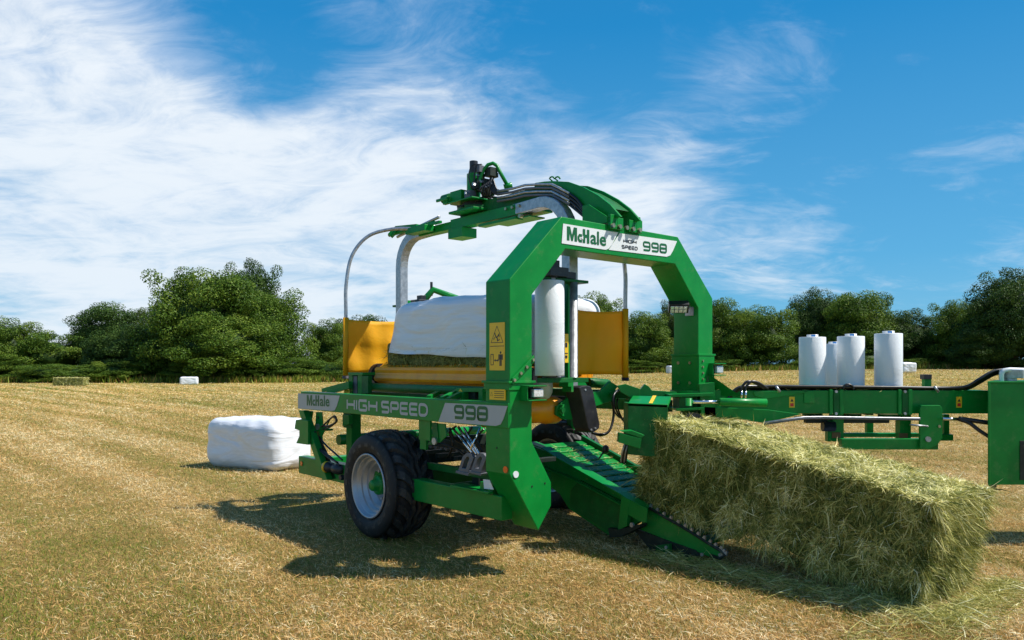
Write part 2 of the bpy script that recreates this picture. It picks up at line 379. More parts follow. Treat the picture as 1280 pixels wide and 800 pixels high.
# ---------------------------------------------------------------- trees
def lump_crown(rs, rx, rz, nclump, nleaf, leaf=.24, base=.18, cone=False):
    """leaf clumps spread over an uneven crown volume; returns V, quads, tint. crown centre z=0, half-sizes rx, rz"""
    Vs = []; T = []
    for i in range(nclump):
        d = rs.normal(0, 1, 3); d /= np.linalg.norm(d); d[2] = d[2] if d[2] > -.8 else -d[2] * .5
        rad = rs.uniform(.35, .86) ** .5; d = d / max(.86, np.abs(d).max() ** .5)
        wob = 1 + .16 * math.sin(3 * math.atan2(d[1], d[0]) + rx) + .12 * math.sin(5 * d[2] + rx * 3)
        c = d * np.array([rx, rx, rz]) * rad * wob
        if cone: c[:2] *= max(.12, .5 - .5 * c[2] / rz)
        cr = rs.uniform(.15, .27) * rx * (.6 if cone else 1)
        n = int(nleaf * (cr / (.22 * rx)) ** 1.6) + 20
        p = rs.normal(0, 1, (n, 3)); p /= np.linalg.norm(p, axis=1, keepdims=True)
        rr = rs.uniform(.45, 1.02, n) ** .5
        pos = c + p * rr[:, None] * cr * np.array([1.15, 1.15, .8])
        nrm = p + rs.normal(0, .55, (n, 3)) + np.array([0, 0, .35]); nrm = unit(nrm)
        a = unit(np.cross(nrm, rs.normal(0, 1, (n, 3)))); b_ = np.cross(nrm, a)
        s_ = (leaf * rs.uniform(.55, 1.25, n))[:, None] * .5
        Vs.append(np.stack([pos - a * s_, pos + b_ * s_ * .6, pos + a * s_, pos - b_ * s_ * .6], 1))
        T.append(np.clip(rs.normal(.5 + rs.normal(0, .13), .16, n), 0, 1))
    V = np.concatenate(Vs).reshape(-1, 3); q = np.arange(len(V)).reshape(-1, 4)
    return V, q, np.concatenate(T)
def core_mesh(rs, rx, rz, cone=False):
    """ragged low-poly dark lump added well inside the crown to block see-through"""
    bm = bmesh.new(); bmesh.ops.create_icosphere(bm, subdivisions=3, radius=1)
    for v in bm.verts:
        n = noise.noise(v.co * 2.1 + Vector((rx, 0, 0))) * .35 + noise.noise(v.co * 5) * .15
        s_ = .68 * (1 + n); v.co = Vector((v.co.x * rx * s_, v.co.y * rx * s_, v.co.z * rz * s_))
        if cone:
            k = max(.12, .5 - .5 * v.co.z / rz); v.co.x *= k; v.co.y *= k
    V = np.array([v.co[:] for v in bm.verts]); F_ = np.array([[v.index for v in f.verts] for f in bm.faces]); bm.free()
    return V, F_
PROT = {}
def crown_proto(kind, var):
    key = (kind, var)
    if key in PROT: return PROT[key]
    rs = np.random.RandomState(hash(key) % 1 + {'oak': 10, 'bush': 40, 'dark': 70, 'pale': 90, 'fir': 120}[kind] + var)
    rx, rz, nc, nl, lf = {'oak': (1, 1, 190, 430, .042), 'bush': (1, 1, 100, 300, .052), 'dark': (1, 1, 190, 420, .040), 'pale': (1, 1, 150, 330, .044), 'fir': (1, 1, 90, 90, .06)}[kind]
    V, q, ti = lump_crown(rs, rx, rz, nc, nl, lf, cone=kind == 'fir')
    Vc, Fc = core_mesh(rs, rx, rz, kind == 'fir')
    n = len(V)
    o = npmesh('crown', np.concatenate([V, Vc]), F3=Fc + n, F4=q, tint=np.concatenate([ti, np.full(len(Fc), .02)]), mats=[{'pale': LEAFL, 'dark': LEAFD, 'fir': LEAFD}.get(kind, LEAF)])  # core tint darkest: stands in for shade inside the crown
    me = o.data; bpy.data.objects.remove(o); PROT[key] = me; return me
def tree(name, u, vtop, wpx, D, kind, label, cat='tree', group=None, vbase=None, seed=0):
    """a tree standing at depth D whose crown reaches the given height and width"""
    if u > 780: vtop += 7
    x = (u - CU) / FPX * D; g0 = tz(x, D); top = EYE + (CV - vtop) / FPX * D; H = top - g0; r = wpx / FPX * D / 2
    e = empty(name, (x, D, g0), (seed * 2.4) % 6.28)
    tag(e, label, cat, group)
    low = -.12 if kind == 'bush' else -.04; r *= 1.02
    vtop_ = vtop
    cz = H * (low + 1) / 2; hz = H * (1 - low) / 2
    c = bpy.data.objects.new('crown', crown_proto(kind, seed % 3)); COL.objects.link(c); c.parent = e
    c.location = (0, 0, cz); c.scale = (r, r, hz * .98)
    mb = MB(); rt = max(.12, H * .028)
    mb.tube([(0, 0, -.2), (.03 * H, 0, H * .3), (0, .02 * H, H * .62), (0, 0, H * .88)], [rt * 1.3, rt, rt * .6, rt * .15], BARK, 8)
    for i in range(6):
        a = i * 1.05 + seed; h = H * (.22 + .07 * i)
        mb.tube([(.02 * H, 0, h), (math.cos(a) * r * .35, math.sin(a) * r * .35, h + H * .12), (math.cos(a) * r * .72, math.sin(a) * r * .72, h + H * .2)], [rt * .5, rt * .3, rt * .08], BARK, 6)
    mb.build('trunk', e)
    return e
TG = 'trees along the far edge of the field'
HB = 'hedge bushes along the far edge of the field'
T = [
 # name, u, vtop, width px, depth, kind, label
 ('broadleaf_tree', 5, 402, 78, 84, 'oak', 'rounded green tree cut by the left edge of the photo'),
 ('broadleaf_tree', 62, 417, 84, 86, 'bush', 'low round green tree just left of the wide dark trees'),
 ('broadleaf_tree', 140, 388, 112, 92, 'dark', 'wide dark flat topped tree behind the pale shrubs, left of the biggest tree'),
 ('broadleaf_tree', 170, 408, 110, 84, 'dark', 'dark bushy tree in front, between the flat topped tree and the biggest tree'),
 ('broadleaf_tree', 196, 386, 50, 88, 'pale', 'yellow green light leaved tree tucked against the left of the biggest tree'),
 ('broadleaf_tree', 258, 342, 128, 82, 'oak', 'biggest and tallest broad green tree on the left side of the field'),
 ('fir_tree', 316, 333, 86, 90, 'dark', 'ragged dark tree top rising behind the biggest tree'),
 ('broadleaf_tree', 322, 366, 108, 84, 'oak', 'full green tree on the right shoulder of the biggest tree'),
 ('broadleaf_tree', 283, 395, 130, 80, 'oak', 'lower spreading green tree at the foot of the biggest tree'),
 ('broadleaf_tree', 412, 404, 62, 92, 'oak', 'small round tree left of the yellow mesh curtain'),
 ('broadleaf_tree', 455, 398, 70, 96, 'dark', 'tree half hidden behind the left yellow mesh curtain'),
 ('broadleaf_tree', 520, 425, 90, 98, 'oak', 'tree hidden behind the wrapped bale on the machine table'),
 ('broadleaf_tree', 600, 420, 90, 98, 'dark', 'tree hidden behind the left leg of the green arch'),
 ('broadleaf_tree', 672, 400, 90, 98, 'oak', 'tree behind the upright film roll inside the arch'),
 ('broadleaf_tree', 737, 373, 78, 96, 'oak', 'tree peeping over the right yellow mesh curtain'),
 ('broadleaf_tree', 800, 388, 86, 92, 'oak', 'green tree seen inside the arch right of the yellow curtain'),
 ('broadleaf_tree', 838, 372, 46, 98, 'pale', 'thin open topped tree seen just left of the arch work lamp'),
 ('broadleaf_tree', 888, 372, 84, 94, 'oak', 'tall tree directly right of the right arch leg'),
 ('broadleaf_tree', 950, 381, 84, 92, 'oak', 'rounded tree between the arch and the white film rolls'),
 ('broadleaf_tree', 1022, 361, 76, 98, 'dark', 'tall dark tree above the leftmost film roll'),
 ('broadleaf_tree', 1070, 362, 96, 94, 'oak', 'broad domed tree above the middle film roll'),
 ('broadleaf_tree', 1128, 384, 86, 95, 'dark', 'tree above the rightmost film roll'),
 ('broadleaf_tree', 1166, 412, 62, 98, 'oak', 'low tree in the dip of the tree line at right'),
 ('broadleaf_tree', 1205, 372, 72, 90, 'oak', 'tree just left of the tall tree at the right edge'),
 ('broadleaf_tree', 1268, 335, 104, 84, 'dark', 'tallest tree of the right side, cut by the right edge of the photo'),
 ('broadleaf_tree', 1232, 405, 80, 84, 'dark', 'dark tree low in front of the tall tree at the right edge'),
]
for i, (nm, u, vt, w, D, kd, lb) in enumerate(T):
    tree(nm, u, vt, w, D, kd, lb, 'tree', TG, seed=i)
# off to the sides, so the tree line goes on
for i, (u, vt, w, D, lb) in enumerate([(-90, 395, 120, 84, 'tree just beyond the left edge of the photo'), (-190, 380, 130, 88, 'tree well beyond the left edge of the photo'),
        (-320, 372, 140, 86, 'third tree beyond the left edge of the photo'), (-450, 390, 150, 84, 'fourth tree beyond the left edge of the photo'), (-600, 360, 170, 84, 'fifth tree beyond the left edge of the photo'),
        (1600, 372, 140, 88, 'third tree beyond the right edge of the photo'), (1730, 350, 150, 88, 'fourth tree beyond the right edge of the photo'), (1880, 368, 170, 86, 'fifth tree beyond the right edge of the photo'),
        (1370, 350, 130, 86, 'tree just beyond the right edge of the photo'), (1480, 365, 130, 90, 'tree well beyond the right edge of the photo')]):
    tree('broadleaf_tree', u, vt, w, D, 'oak', lb, 'tree', TG, seed=i + 3)
# hedge under and between the trees: each bush its own
hd = []
us = list(range(-72, 1372, 44))
HL = ['well outside the left edge of the photo', 'just outside the left edge of the photo', 'cut by the left edge of the photo', 'left of the distant hay bale', 'behind the left end of the distant hay bale',
 'behind and right of the distant hay bale', 'under the flat topped dark tree', 'left of the distant white bale', 'behind the distant white bale at left', 'under the middle of the biggest tree', 'under the right part of the biggest tree',
 'at the right end of the big left tree clump', 'left of the yellow mesh curtain', 'behind the left yellow mesh curtain', 'behind the left silver arm tube', 'behind the left half of the bale being wrapped', 'behind the right half of the bale being wrapped',
 'behind the left arch leg', 'behind the upright film roll in the arch', 'behind the right yellow mesh curtain', 'right beside the right yellow mesh curtain', 'between the yellow curtain and the right arch leg', 'behind the right arch leg',
 'just right of the right arch leg', 'midway between the arch and the film rolls', 'left of the leftmost standing film roll', 'behind the left pair of film rolls', 'between the third and the rightmost film roll', 'right of the rightmost film roll', 'above the stub post of the drawbar',
 'above the hose bend near the green tank', 'above the green tank at the right edge', 'just outside the right edge of the photo', 'well outside the right edge of the photo', 'beyond the right edge of the photo']
for i, u in enumerate(us):
    left = u < 500
    vt = (451 if left else 440) + RS.uniform(-10, 8); w = RS.uniform(60, 86); D = (80 if left else 90) + RS.uniform(-2, 3)
    if 450 < u < 690: vt = 446
    kd = 'bush'
    e = tree('hedge_bush', u, vt, w, D, kd, 'low green hedge bush ' + HL[i], 'bush', HB, seed=i)
# long grass fringe along the foot of the hedge
n = 26000; rs = np.random.RandomState(8)
k = rs.uniform(-.78, .78, n); y = np.where(k < -.12, 78.0, 87.5) + rs.normal(0, .9, n); x = k * y
P = np.stack([x, y, terrain(x, y)], 1); az = rs.rand(n) * 6.28
D_ = unit(np.stack([np.cos(az) * .35, np.sin(az) * .35, np.ones(n)], 1)); Sd = unit(np.cross(D_, rs.normal(0, 1, (n, 3))))
L_ = rs.uniform(.25, .85, n)
V, q, tr = ribbons(P, D_, Sd, L_, rs.uniform(.05, .10, n), rs.normal(0, .08, (n, 3)))
ti = np.clip(rs.normal(.28, .16, n), 0, .8)
g = npmesh('rough_grass', V, F3=tr, F4=q, tint=np.concatenate([ti, ti]), mats=[GRASSM])
tag(g, 'uncut rough grass fringe along the foot of the hedge', 'grass', kind='stuff')

# ---------------------------------------------------------------- bales
def rounded_block(sx, sy, sz, nx_, ny_, nz_, round_=.12, amp=.02, seed=0, sag=None):
    """subdivided box from z=0, corners softened, surface uneven; centred in x and y"""
    bm = bmesh.new(); bmesh.ops.create_cube(bm, size=1)
    bmesh.ops.subdivide_edges(bm, edges=bm.edges[:], cuts=nx_ or 27, use_grid_fill=True)
    h = Vector((sx / 2, sy / 2, sz / 2))
    for v in bm.verts:
        p = Vector((v.co.x * sx, v.co.y * sy, v.co.z * sz))
        r = round_; q_ = Vector([max(-(h[i] - r), min(h[i] - r, p[i])) for i in range(3)])
        d = p - q_
        if d.length > 1e-6: p = q_ + d.normalized() * min(r, max(abs(d.x), abs(d.y), abs(d.z)))
        s_ = Vector((seed * 3.1, 0, 0))
        nrm = d.normalized() if d.length > 1e-6 else Vector((0, 0, 0))
        p += nrm * (noise.noise(p * 2.3 + s_) * amp * 1.6 + noise.noise(p * 7 + s_) * amp * .6)
        if sag: p = sag(p)
        v.co = p + Vector((0, 0, h.z))
    V = np.array([v.co[:] for v in bm.verts]); F_ = np.array([[v.index for v in f.verts] for f in bm.faces]); bm.free()
    return V, F_
def wrapped_bale(name, loc, rz, sx, sy, sz, label, seed, group=None):
    V, F_ = rounded_block(sx, sy, sz, 0, 0, 0, .19 if sx > 1.6 else .15, .022, seed)
    V[:, 2] = np.maximum(V[:, 2], 0.0)
    o = npmesh(name, V, F4=F_, mats=[FILM], smooth=True); o.location = loc; o.rotation_euler = (0, 0, rz)
    tag(o, label, 'bale', group); return o
WG = 'white film wrapped bales lying in the field'
a = math.atan2(.654, .755)
cx, cy = -4.24, 12.98
wrapped_bale('wrapped_bale', (cx, cy, 0), math.atan2(.5, -.866), 1.66, .92, .83, 'large white film wrapped bale on the grass just left of the green machine', 3, WG)
def far_bale(u, D, w, h, label, seed, rz=.15):
    x = (u - CU) / FPX * D; wrapped_bale('wrapped_bale', (x, D, tz(x, D) - .02), rz, w, 1.1, h, label, seed, WG)
far_bale(236.5, 70, 1.5, .74, 'small distant white wrapped bale in front of the biggest tree at left', 4, .3)
far_bale(842, 78, 1.3, .80, 'distant white wrapped bale seen just left of the right arch leg', 5)
far_bale(1132, 60, 1.2, .80, 'distant white wrapped bale peeking out right of the rightmost film roll', 6)
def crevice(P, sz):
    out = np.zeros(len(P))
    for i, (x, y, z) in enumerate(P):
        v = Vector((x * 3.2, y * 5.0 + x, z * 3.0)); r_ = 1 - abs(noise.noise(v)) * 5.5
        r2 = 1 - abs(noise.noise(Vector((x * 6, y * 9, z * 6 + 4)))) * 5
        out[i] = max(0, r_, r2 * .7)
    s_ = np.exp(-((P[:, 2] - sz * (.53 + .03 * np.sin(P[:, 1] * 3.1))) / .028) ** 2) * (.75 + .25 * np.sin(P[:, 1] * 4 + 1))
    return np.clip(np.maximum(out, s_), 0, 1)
def strands(n, sx, sy, sz, seed, ln=(.07, .2), w=(.002, .0045), out=.25, faces=None, splay=False):
    """loose hay on a block of that size standing on z=0"""
    rs = np.random.RandomState(seed)
    A = np.array([sx * sy, sy * sz, sy * sz, sx * sz, sx * sz]); A = A / A.sum() if faces is None else np.array(faces) / np.sum(faces)
    f = rs.choice(5, n, p=A); a_ = rs.rand(n) - .5; b_ = rs.rand(n) - .5
    P = np.zeros((n, 3)); Nn = np.zeros((n, 3))
    for k, (ax, sg) in enumerate([(2, 1), (0, 1), (0, -1), (1, 1), (1, -1)]):
        m_ = f == k; Nn[m_, ax] = sg
        dims = [i for i in range(3) if i != ax]; dd = (sx, sy, sz)
        P[m_, dims[0]] = a_[m_] * dd[dims[0]] * 1.0; P[m_, dims[1]] = b_[m_] * dd[dims[1]] * 1.0; P[m_, ax] = sg * dd[ax] / 2 * (1 - rs.rand(m_.sum()) * .04)
    P[:, 2] += sz / 2
    if splay:
        cz_ = crevice(P, sz); cz_[f == 0] *= .6; P -= Nn * (cz_ * .055)[:, None]
    D = rs.normal(0, 1, (n, 3)); D -= Nn * (D * Nn).sum(1, keepdims=True); D = unit(D)
    side = f > 0
    nz = np.array([[noise.noise(Vector((a * 4.5, b * 4.5, c * 4.5 + 9 * k_))) for k_ in (0, 1, 2)] for a, b, c in P])
    D = D + nz * 1.2; D[side, 2] -= .45; D -= Nn * (D * Nn).sum(1, keepdims=True); D = unit(D)
    D = unit(D + Nn * np.abs(rs.normal(out * .6, out, n))[:, None])
    st_ = rs.rand(n) < .07; L = rs.uniform(*ln, n) * np.where(st_, 1.6, 1); W = rs.uniform(*w, n) * np.where(st_, 1.7, 1)
    if splay:
        en = (f >= 3); D[en] = unit(D[en] * .7 + Nn[en] * rs.uniform(.2, .9, (en.sum(), 1)) + np.array([0, 0, -.2])); L[en] *= 1.2
    Sd = unit(np.cross(D, Nn + rs.normal(0, .5, (n, 3))))
    bend = rs.normal(0, .22, (n, 3)) * L[:, None]; bend[:, 2] -= np.abs(rs.normal(.22, .2, n)) * L
    V, q, tr = ribbons(P, D, Sd, L, W, bend)
    return V, q, tr, f, rs, P
def hay_bale(name, sx, sy, sz, n, label, seed, parentless=True, group=None):
    e = empty(name); tag(e, label, 'bale', group)
    V, F_ = rounded_block(sx, sy, sz, 0, 0, 0, .09, .022, seed)
    # pressed layers: shallow vertical grooves across the long faces and the seam along the middle
    npmesh('pressed_hay', V, F4=F_, mats=[HAYB], smooth=True, parent=e)
    return e
# ---------------------------------------------------------------- machine frame of reference
# origin: foot of the near corner of the arch; x across the machine, y towards its rear
MA = math.atan2(.651, .759); MO = Vector((-.0188, 6.05, 0))
MR = Matrix.Rotation(MA, 4, 'Z'); MRi = MR.inverted()
def W2L(p): return MRi @ (Vector(p) - MO)
def L2W(p): return MO + MR @ Vector(p)
def PD(u, v, D): return W2L(((u - CU) / FPX * D, D, EYE + (CV - v) / FPX * D))
RAYO = MRi @ (Vector((0, 0, EYE)) - MO)
def _ray(u, v): return MRi @ Vector(((u - CU) / FPX, 1, (CV - v) / FPX))
def PX(u, v, c):
    r = _ray(u, v); t_ = (c - RAYO.x) / r.x; return RAYO + r * t_
def PY(u, v, c):
    r = _ray(u, v); t_ = (c - RAYO.y) / r.y; return RAYO + r * t_
V3 = Vector
M_ = empty('bale_wrapper', MO, MA)
tag(M_, 'big green bale wrapping machine with yellow mesh curtains, tall arch and side drawbar', 'farm machine')
# ---- lettering -------------------------------------------------------------
GL = {'H': ([[(0, 0), (0, 1)], [(1, 0), (1, 1)], [(0, .5), (1, .5)]], 1), 'I': ([[(0, 0), (0, 1)]], 0),
      'G': ([[(1, 1), (0, 1), (0, 0), (1, 0), (1, .48), (.5, .48)]], 1), 'S': ([[(1, 1), (0, 1), (0, .5), (1, .5), (1, 0), (0, 0)]], 1),
      'P': ([[(0, 0), (0, 1), (1, 1), (1, .42), (0, .42)]], 1), 'E': ([[(1, 1), (0, 1), (0, 0), (1, 0)], [(0, .5), (.92, .5)]], .92),
      'D': ([[(.5, 0), (0, 0), (0, 1), (.7, 1), (1, .78), (1, .22), (.7, 0), (.49, 0)]], 1), '9': ([[(0, 0), (1, 0), (1, 1), (0, 1), (0, .46), (1, .46)]], 1),
      '8': ([[(0, 0), (1, 0), (1, 1), (0, 1), (0, 0)], [(0, .5), (1, .5)]], 1), ' ': ([], .5)}
def rounded(pl, r, closed):
    out = []
    for i, p in enumerate(pl):
        if (i == 0 or i == len(pl) - 1) and not closed: out.append(p); continue
        a = pl[i - 1] if i else pl[-2]; b_ = pl[i + 1] if i < len(pl) - 1 else pl[1]
        pa = V3(p); d1 = (V3(a) - pa); d2 = (V3(b_) - pa)
        if abs(d1.normalized().dot(d2.normalized())) > .9: out.append(p); continue
        rr = min(r, d1.length * .5, d2.length * .5); d1.normalize(); d2.normalize()
        for k in range(5):
            s_ = k / 4; q_ = (pa + d1 * rr) * (1 - s_) ** 2 + pa * 2 * s_ * (1 - s_) + (pa + d2 * rr) * s_ ** 2; out.append((q_.x, q_.y))
    return out
def stroke_text(mb, s, p0, p1, h, thick, mat, out, gap=.26, up=V3((0, 0, 1)), asp=.78):
    """wide square letters filling the line p0-p1 (baseline), height h, stroke thick, slightly proud along out"""
    p0 = V3(p0); p1 = V3(p1); Lg = (p1 - p0).length; ax = (p1 - p0).normalized()
    ws = [GL[c][1] for c in s]; hh = h - thick
    tot_fixed = len(s) * thick; gw = gap * h * (len(s) - 1)
    cw = (Lg - tot_fixed - gw) / sum(ws); x = 0.0; k = 0
    for c in s:
        for pl in GL[c][0]:
            closed = pl[0] == pl[-1] and len(pl) > 3
            pts = [(x + thick / 2 + a * cw, thick / 2 + b_ * hh) for a, b_ in pl]
            pts = rounded(pts, thick * (.8 if c in 'HSPEG' else 1.0), closed); n = len(pts); L_, R_ = [], []
            for i in range(n):
                if closed: a = V3(pts[i - 1] if i else pts[-2]); b_ = V3(pts[i + 1] if i < n - 1 else pts[1])
                else: a = V3(pts[max(i - 1, 0)]); b_ = V3(pts[min(i + 1, n - 1)])
                q_ = V3(pts[i]); d1 = (q_ - a); d2 = (b_ - q_)
                if d1.length < 1e-6: d1 = d2
                if d2.length < 1e-6: d2 = d1
                d1.normalize(); d2.normalize(); tn = (d1 + d2).normalized(); nr = V3((-tn.y, tn.x)); m_ = thick / 2 / max(.5, tn.dot(d1))
                L_.append(q_ + nr * m_); R_.append(q_ - nr * m_)
            o_ = V3(out) * (.0012 + .0005 * (k % 4)); k += 1
            vs = [p0 + ax * q_.x + up * q_.y + o_ for q_ in L_ + R_]
            mb.add(vs, [(i, i + 1, n + i + 1, n + i) for i in range(n - 1)], mat)
        x += GL[c][1] * cw + thick + gap * h
def font_text(mb, s, p0, p1, h, mat, out, up=V3((0, 0, 1)), off=.0, k=0, hv=None):
    cu = bpy.data.curves.new('t', 'FONT'); cu.body = s; cu.offset = off; cu.resolution_u = 4
    o_ = bpy.data.objects.new('t', cu); COL.objects.link(o_); bpy.context.view_layer.update()
    dg = bpy.context.evaluated_depsgraph_get(); me = o_.evaluated_get(dg).to_mesh()
    vs = [v.co.copy() for v in me.vertices]; fs = [tuple(f.vertices) for f in me.polygons]; o_.evaluated_get(dg).to_mesh_clear()
    bpy.data.objects.remove(o_); bpy.data.curves.remove(cu)
    x0 = min(v.x for v in vs); x1 = max(v.x for v in vs); y0 = min(v.y for v in vs); y1 = max(v.y for v in vs)
    p0 = V3(p0); p1 = V3(p1); ax = (p1 - p0)
    mb.add([p0 + ax * ((v.x - x0) / (x1 - x0)) + up * (h * (v.y - y0) / (y1 - y0)) + V3(out) * (.0013 + .0004 * k) for v in vs], fs, mat)
def mchale(mb, p0, p1, h, mat, cut, out):
    """bold condensed maker's name: tall M, small c notched between M and H, then ale"""
    p0 = V3(p0); p1 = V3(p1); d = p1 - p0; up = V3((0, 0, 1))
    def seg(a, b_): return p0 + d * a, p0 + d * b_
    def poly(pts, a, b_, z0, z1, k):
        A = p0 + d * a; dd = d * (b_ - a); mb.add([A + dd * x + up * (h * (z0 + (z1 - z0) * z)) + V3(out) * (.0013 + .0004 * k) for x, z in pts], [tuple(range(len(pts)))], mat)
    poly([(0, 0), (.25, 0), (.25, .58), (.42, 0), (.58, 0), (.75, .58), (.75, 0), (1, 0), (1, 1), (.68, 1), (.5, .42), (.32, 1), (0, 1)], 0, .25, 0, 1, 0)
    poly([(1, .0), (.35, 0), (0, .3), (0, .7), (.35, 1), (1, 1), (1, .68), (.55, .68), (.40, .58), (.40, .42), (.55, .32), (1, .32)], .265, .375, .0, .60, 1)
    for (x0, x1, z0, z1) in ((.395, .455, 0, 1), (.50, .56, 0, 1)): poly([(0, 0), (1, 0), (1, 1), (0, 1)], x0, x1, z0, z1, 2)
    poly([(0, 0), (1, 0), (1, 1), (0, 1)], .455, .50, .40, .62, 2)
    a, b_ = seg(.34, .40); # pale arrow shaped notch joining the c and the H
    mb.add([a + up * h * .33 + V3(out) * .0034, b_ + up * h * .22 + V3(out) * .0034, b_ + up * h * .50 + V3(out) * .0034], [(0, 1, 2)], cut)
    font_text(mb, 'ale', *seg(.59, 1), h * 1.0, mat, out, off=.022, k=2)
def plate(mb, pts, n, th, mat): mb.prism([V3(p) + V3(n) * .0005 for p in pts], V3(n) * th, mat)
NX = V3((-1, 0, 0)); NY = V3((0, -1, 0))
# ---- arch ------------------------------------------------------------------
mb = MB()
outer = [(0, 1.15), (0, 2.37), (.565, 2.93), (2.125, 2.93), (2.69, 2.37), (2.69, 1.44), (2.45, 1.44), (2.45, 2.26), (2.08, 2.665), (.61, 2.665), (.236, 2.26), (.236, 1.08), (.448, .735), (.448, .545), (.305, .36), (0, .84)]
mb.prism([(x, 0, z) for x, z in outer], (0, .30, 0), GREEN)
arch = mb.build('arch_frame', M_, .007)
mb = MB()   # collars, hinge strip and bolts
mb.box(-.025, .26, -.02, .325, 1.553, 1.572); mb.box(-.012, .245, -.008, .31, 1.50, 1.553)
mb.box(2.43, 2.715, -.02, .325, 1.79, 1.81)
for (zz, dz) in ((1.553, 0), (1.79, 0)):
    pass
a, b_ = PY(641, 476, -.022), PY(668, 447, -.022)
mb.prism([a + V3((0, 0, -.035)), b_ + V3((0, 0, -.035)), b_ + V3((0, 0, .02)), a + V3((0, 0, .02))], (0, .02, 0))
for s_ in (.06, .35, .62, .93): mb.cyl(a.lerp(b_, s_) + V3((0, .004, -.006)), (0, -1, 0), .013, .016, BRASS, 8)
mb.box(-.0, .0001, 0, .001, 1, 1.001)
for (u, v) in ((621, 560), (665, 608), (681, 604)): mb.cyl(PY(u, v, 0) if u > 640 else PX(u, v, 0), NY if u > 640 else NX, .008, .004, DARK, 8)
mb.build('leg_collar', arch, .003)
# arch signs
def sign(name, pts, n, mat, parent, fn):
    mb = MB(); plate(mb, pts, n, .003, mat); fn(mb, V3(n) * 1.0); return mb.build(name, parent)
def uv4(o, s_, pts): return [(o[0] + x / s_, o[1] + y / s_) for x, y in pts]
q1 = uv4((600, 190), 3.81, [(395, 341), (657, 384), (628, 440), (612, 460), (598, 466), (388, 435)])
yf = -.001
def f1(mb, n):
    mchale(mb, PY(708.6, 300.3, yf - .004), PY(757.5, 308.0, yf - .004), .118, LETGREEN, WHITEPAINT, (0, -1, 0))
sign('sign_panel', [PY(u, v, yf) for u, v in q1], NY, WHITEPAINT, arch, f1)
q2 = uv4((600, 190), 3.81, [(664, 387), (937, 425), (918, 470), (905, 492), (888, 499), (612, 466)])
def f2(mb, n):
    for (s_, u0, v0, u1, v1, h) in (('HIGH', 779.0, 303.5, 795.6, 305.2, .034), ('SPEED', 777, 310.6, 797, 313.2, .034)):
        stroke_text(mb, s_, PY(u0, v0, yf - .004), PY(u1, v1, yf - .004), h, .0075, LETBLACK, (0, -1, 0), .16)
    stroke_text(mb, '998', PY(803.6, 313.6, yf - .004), PY(833.5, 317.2, yf - .004), .092, .019, LETGREEN, (0, -1, 0), .13)
sign('sign_panel', [PY(u, v, yf) for u, v in q2], NY, WHITEPAINT, arch, f2)
# warning stickers on the leg
def person_icon(mb, c, h, n, ax, up):
    c = V3(c); o_ = V3(n) * .0036
    def quad(x0, x1, z0, z1): mb.add([c + ax * x * h + up * z * h + o_ for x, z in ((x0, z0), (x1, z0), (x1, z1), (x0, z1))], [(0, 1, 2, 3)], LETBLACK)
    quad(-.12, -.01, 0, .42); quad(.01, .12, 0, .42); quad(-.15, .15, .425, .80); quad(-.24, -.165, .42, .80); quad(.165, .24, .42, .80)
    mb.add([c + ax * (.09 * math.cos(k)) * h + up * (.92 + .09 * math.sin(k)) * h + o_ for k in [i * .785 for i in range(8)]], [tuple(range(8))], LETBLACK)
def tri_outline(mb, c, r, th, n, ax, up):
    c = V3(c); o_ = V3(n) * .0036; P = [(math.cos(R(90 + 120 * k)), math.sin(R(90 + 120 * k))) for k in range(3)]
    o2 = [c + ax * (a * r) + up * (b_ * r) + o_ for a, b_ in P]; i2 = [c + ax * (a * (r - th)) + up * (b_ * (r - th)) + o_ for a, b_ in P]
    mb.add(o2 + i2, [(k, (k + 1) % 3, 3 + (k + 1) % 3, 3 + k) for k in range(3)], LETBLACK)
mb = MB(); axl = V3((0, -1, 0)); up = V3((0, 0, 1)); y0, y1 = .245, .055; z0, z1 = 1.655, 2.035
mb.box(-.004, -.001, y1, y0, z0, z1, YELLOW); cy_ = (y0 + y1) / 2
tri_outline(mb, (-.001, cy_, z1 - .115), .092, .010, NX, axl, up)
o_ = V3((-.0046, 0, 0))
for (a0, b0, a1, b1, w) in ((-.030, .085, -.010, .045, .010), (-.012, .045, .022, .065, .009), (.0, .052, .010, .015, .012), (.010, .02, .035, .03, .008), (-.030, .05, -.04, .03, .008), (.02, .075, .03, .05, .010)):
    p = V3((0, cy_, z1 - .165)) + axl * a0 + up * b0; q_ = V3((0, cy_, z1 - .165)) + axl * a1 + up * b1; d = (q_ - p).normalized(); s_ = d.cross(V3((1, 0, 0))) * w / 2
    mb.add([p - s_ + o_, p + s_ + o_, q_ + s_ + o_, q_ - s_ + o_], [(0, 1, 2, 3)], LETBLACK)
    o_ = o_ + V3((-.0002, 0, 0))
mb.box(-.0048, -.0041, y1 + .008, y0 - .008, (z0 + z1) / 2 - .0, (z0 + z1) / 2 + .005, LETBLACK)
person_icon(mb, (-.001, y1 + .05, z0 + .035), .115, NX, axl, up)
for (ya, yb, za, zb) in ((y0 - .015, y0 - .022, .04, .13), (y0 - .045, y0 - .052, .04, .13), (y0 - .022, y0 - .045, .124, .13), (y0 - .022, y0 - .045, .04, .046)):
    mb.box(-.0049, -.0042, yb, ya, z0 + za, z0 + zb, LETBLACK)
mb.box(-.0049, -.0042, y1 + .075, y0 - .065, z0 + .075, z0 + .083, LETBLACK)
for sg, yc in ((1, y0 - .060), (-1, y1 + .072)):
    mb.add([(-.0047, yc, z0 + .079), (-.0047, yc - sg * .016, z0 + .093), (-.0047, yc - sg * .016, z0 + .065)], [(0, 1, 2)], LETBLACK)
mb.build('warning_sticker', arch)
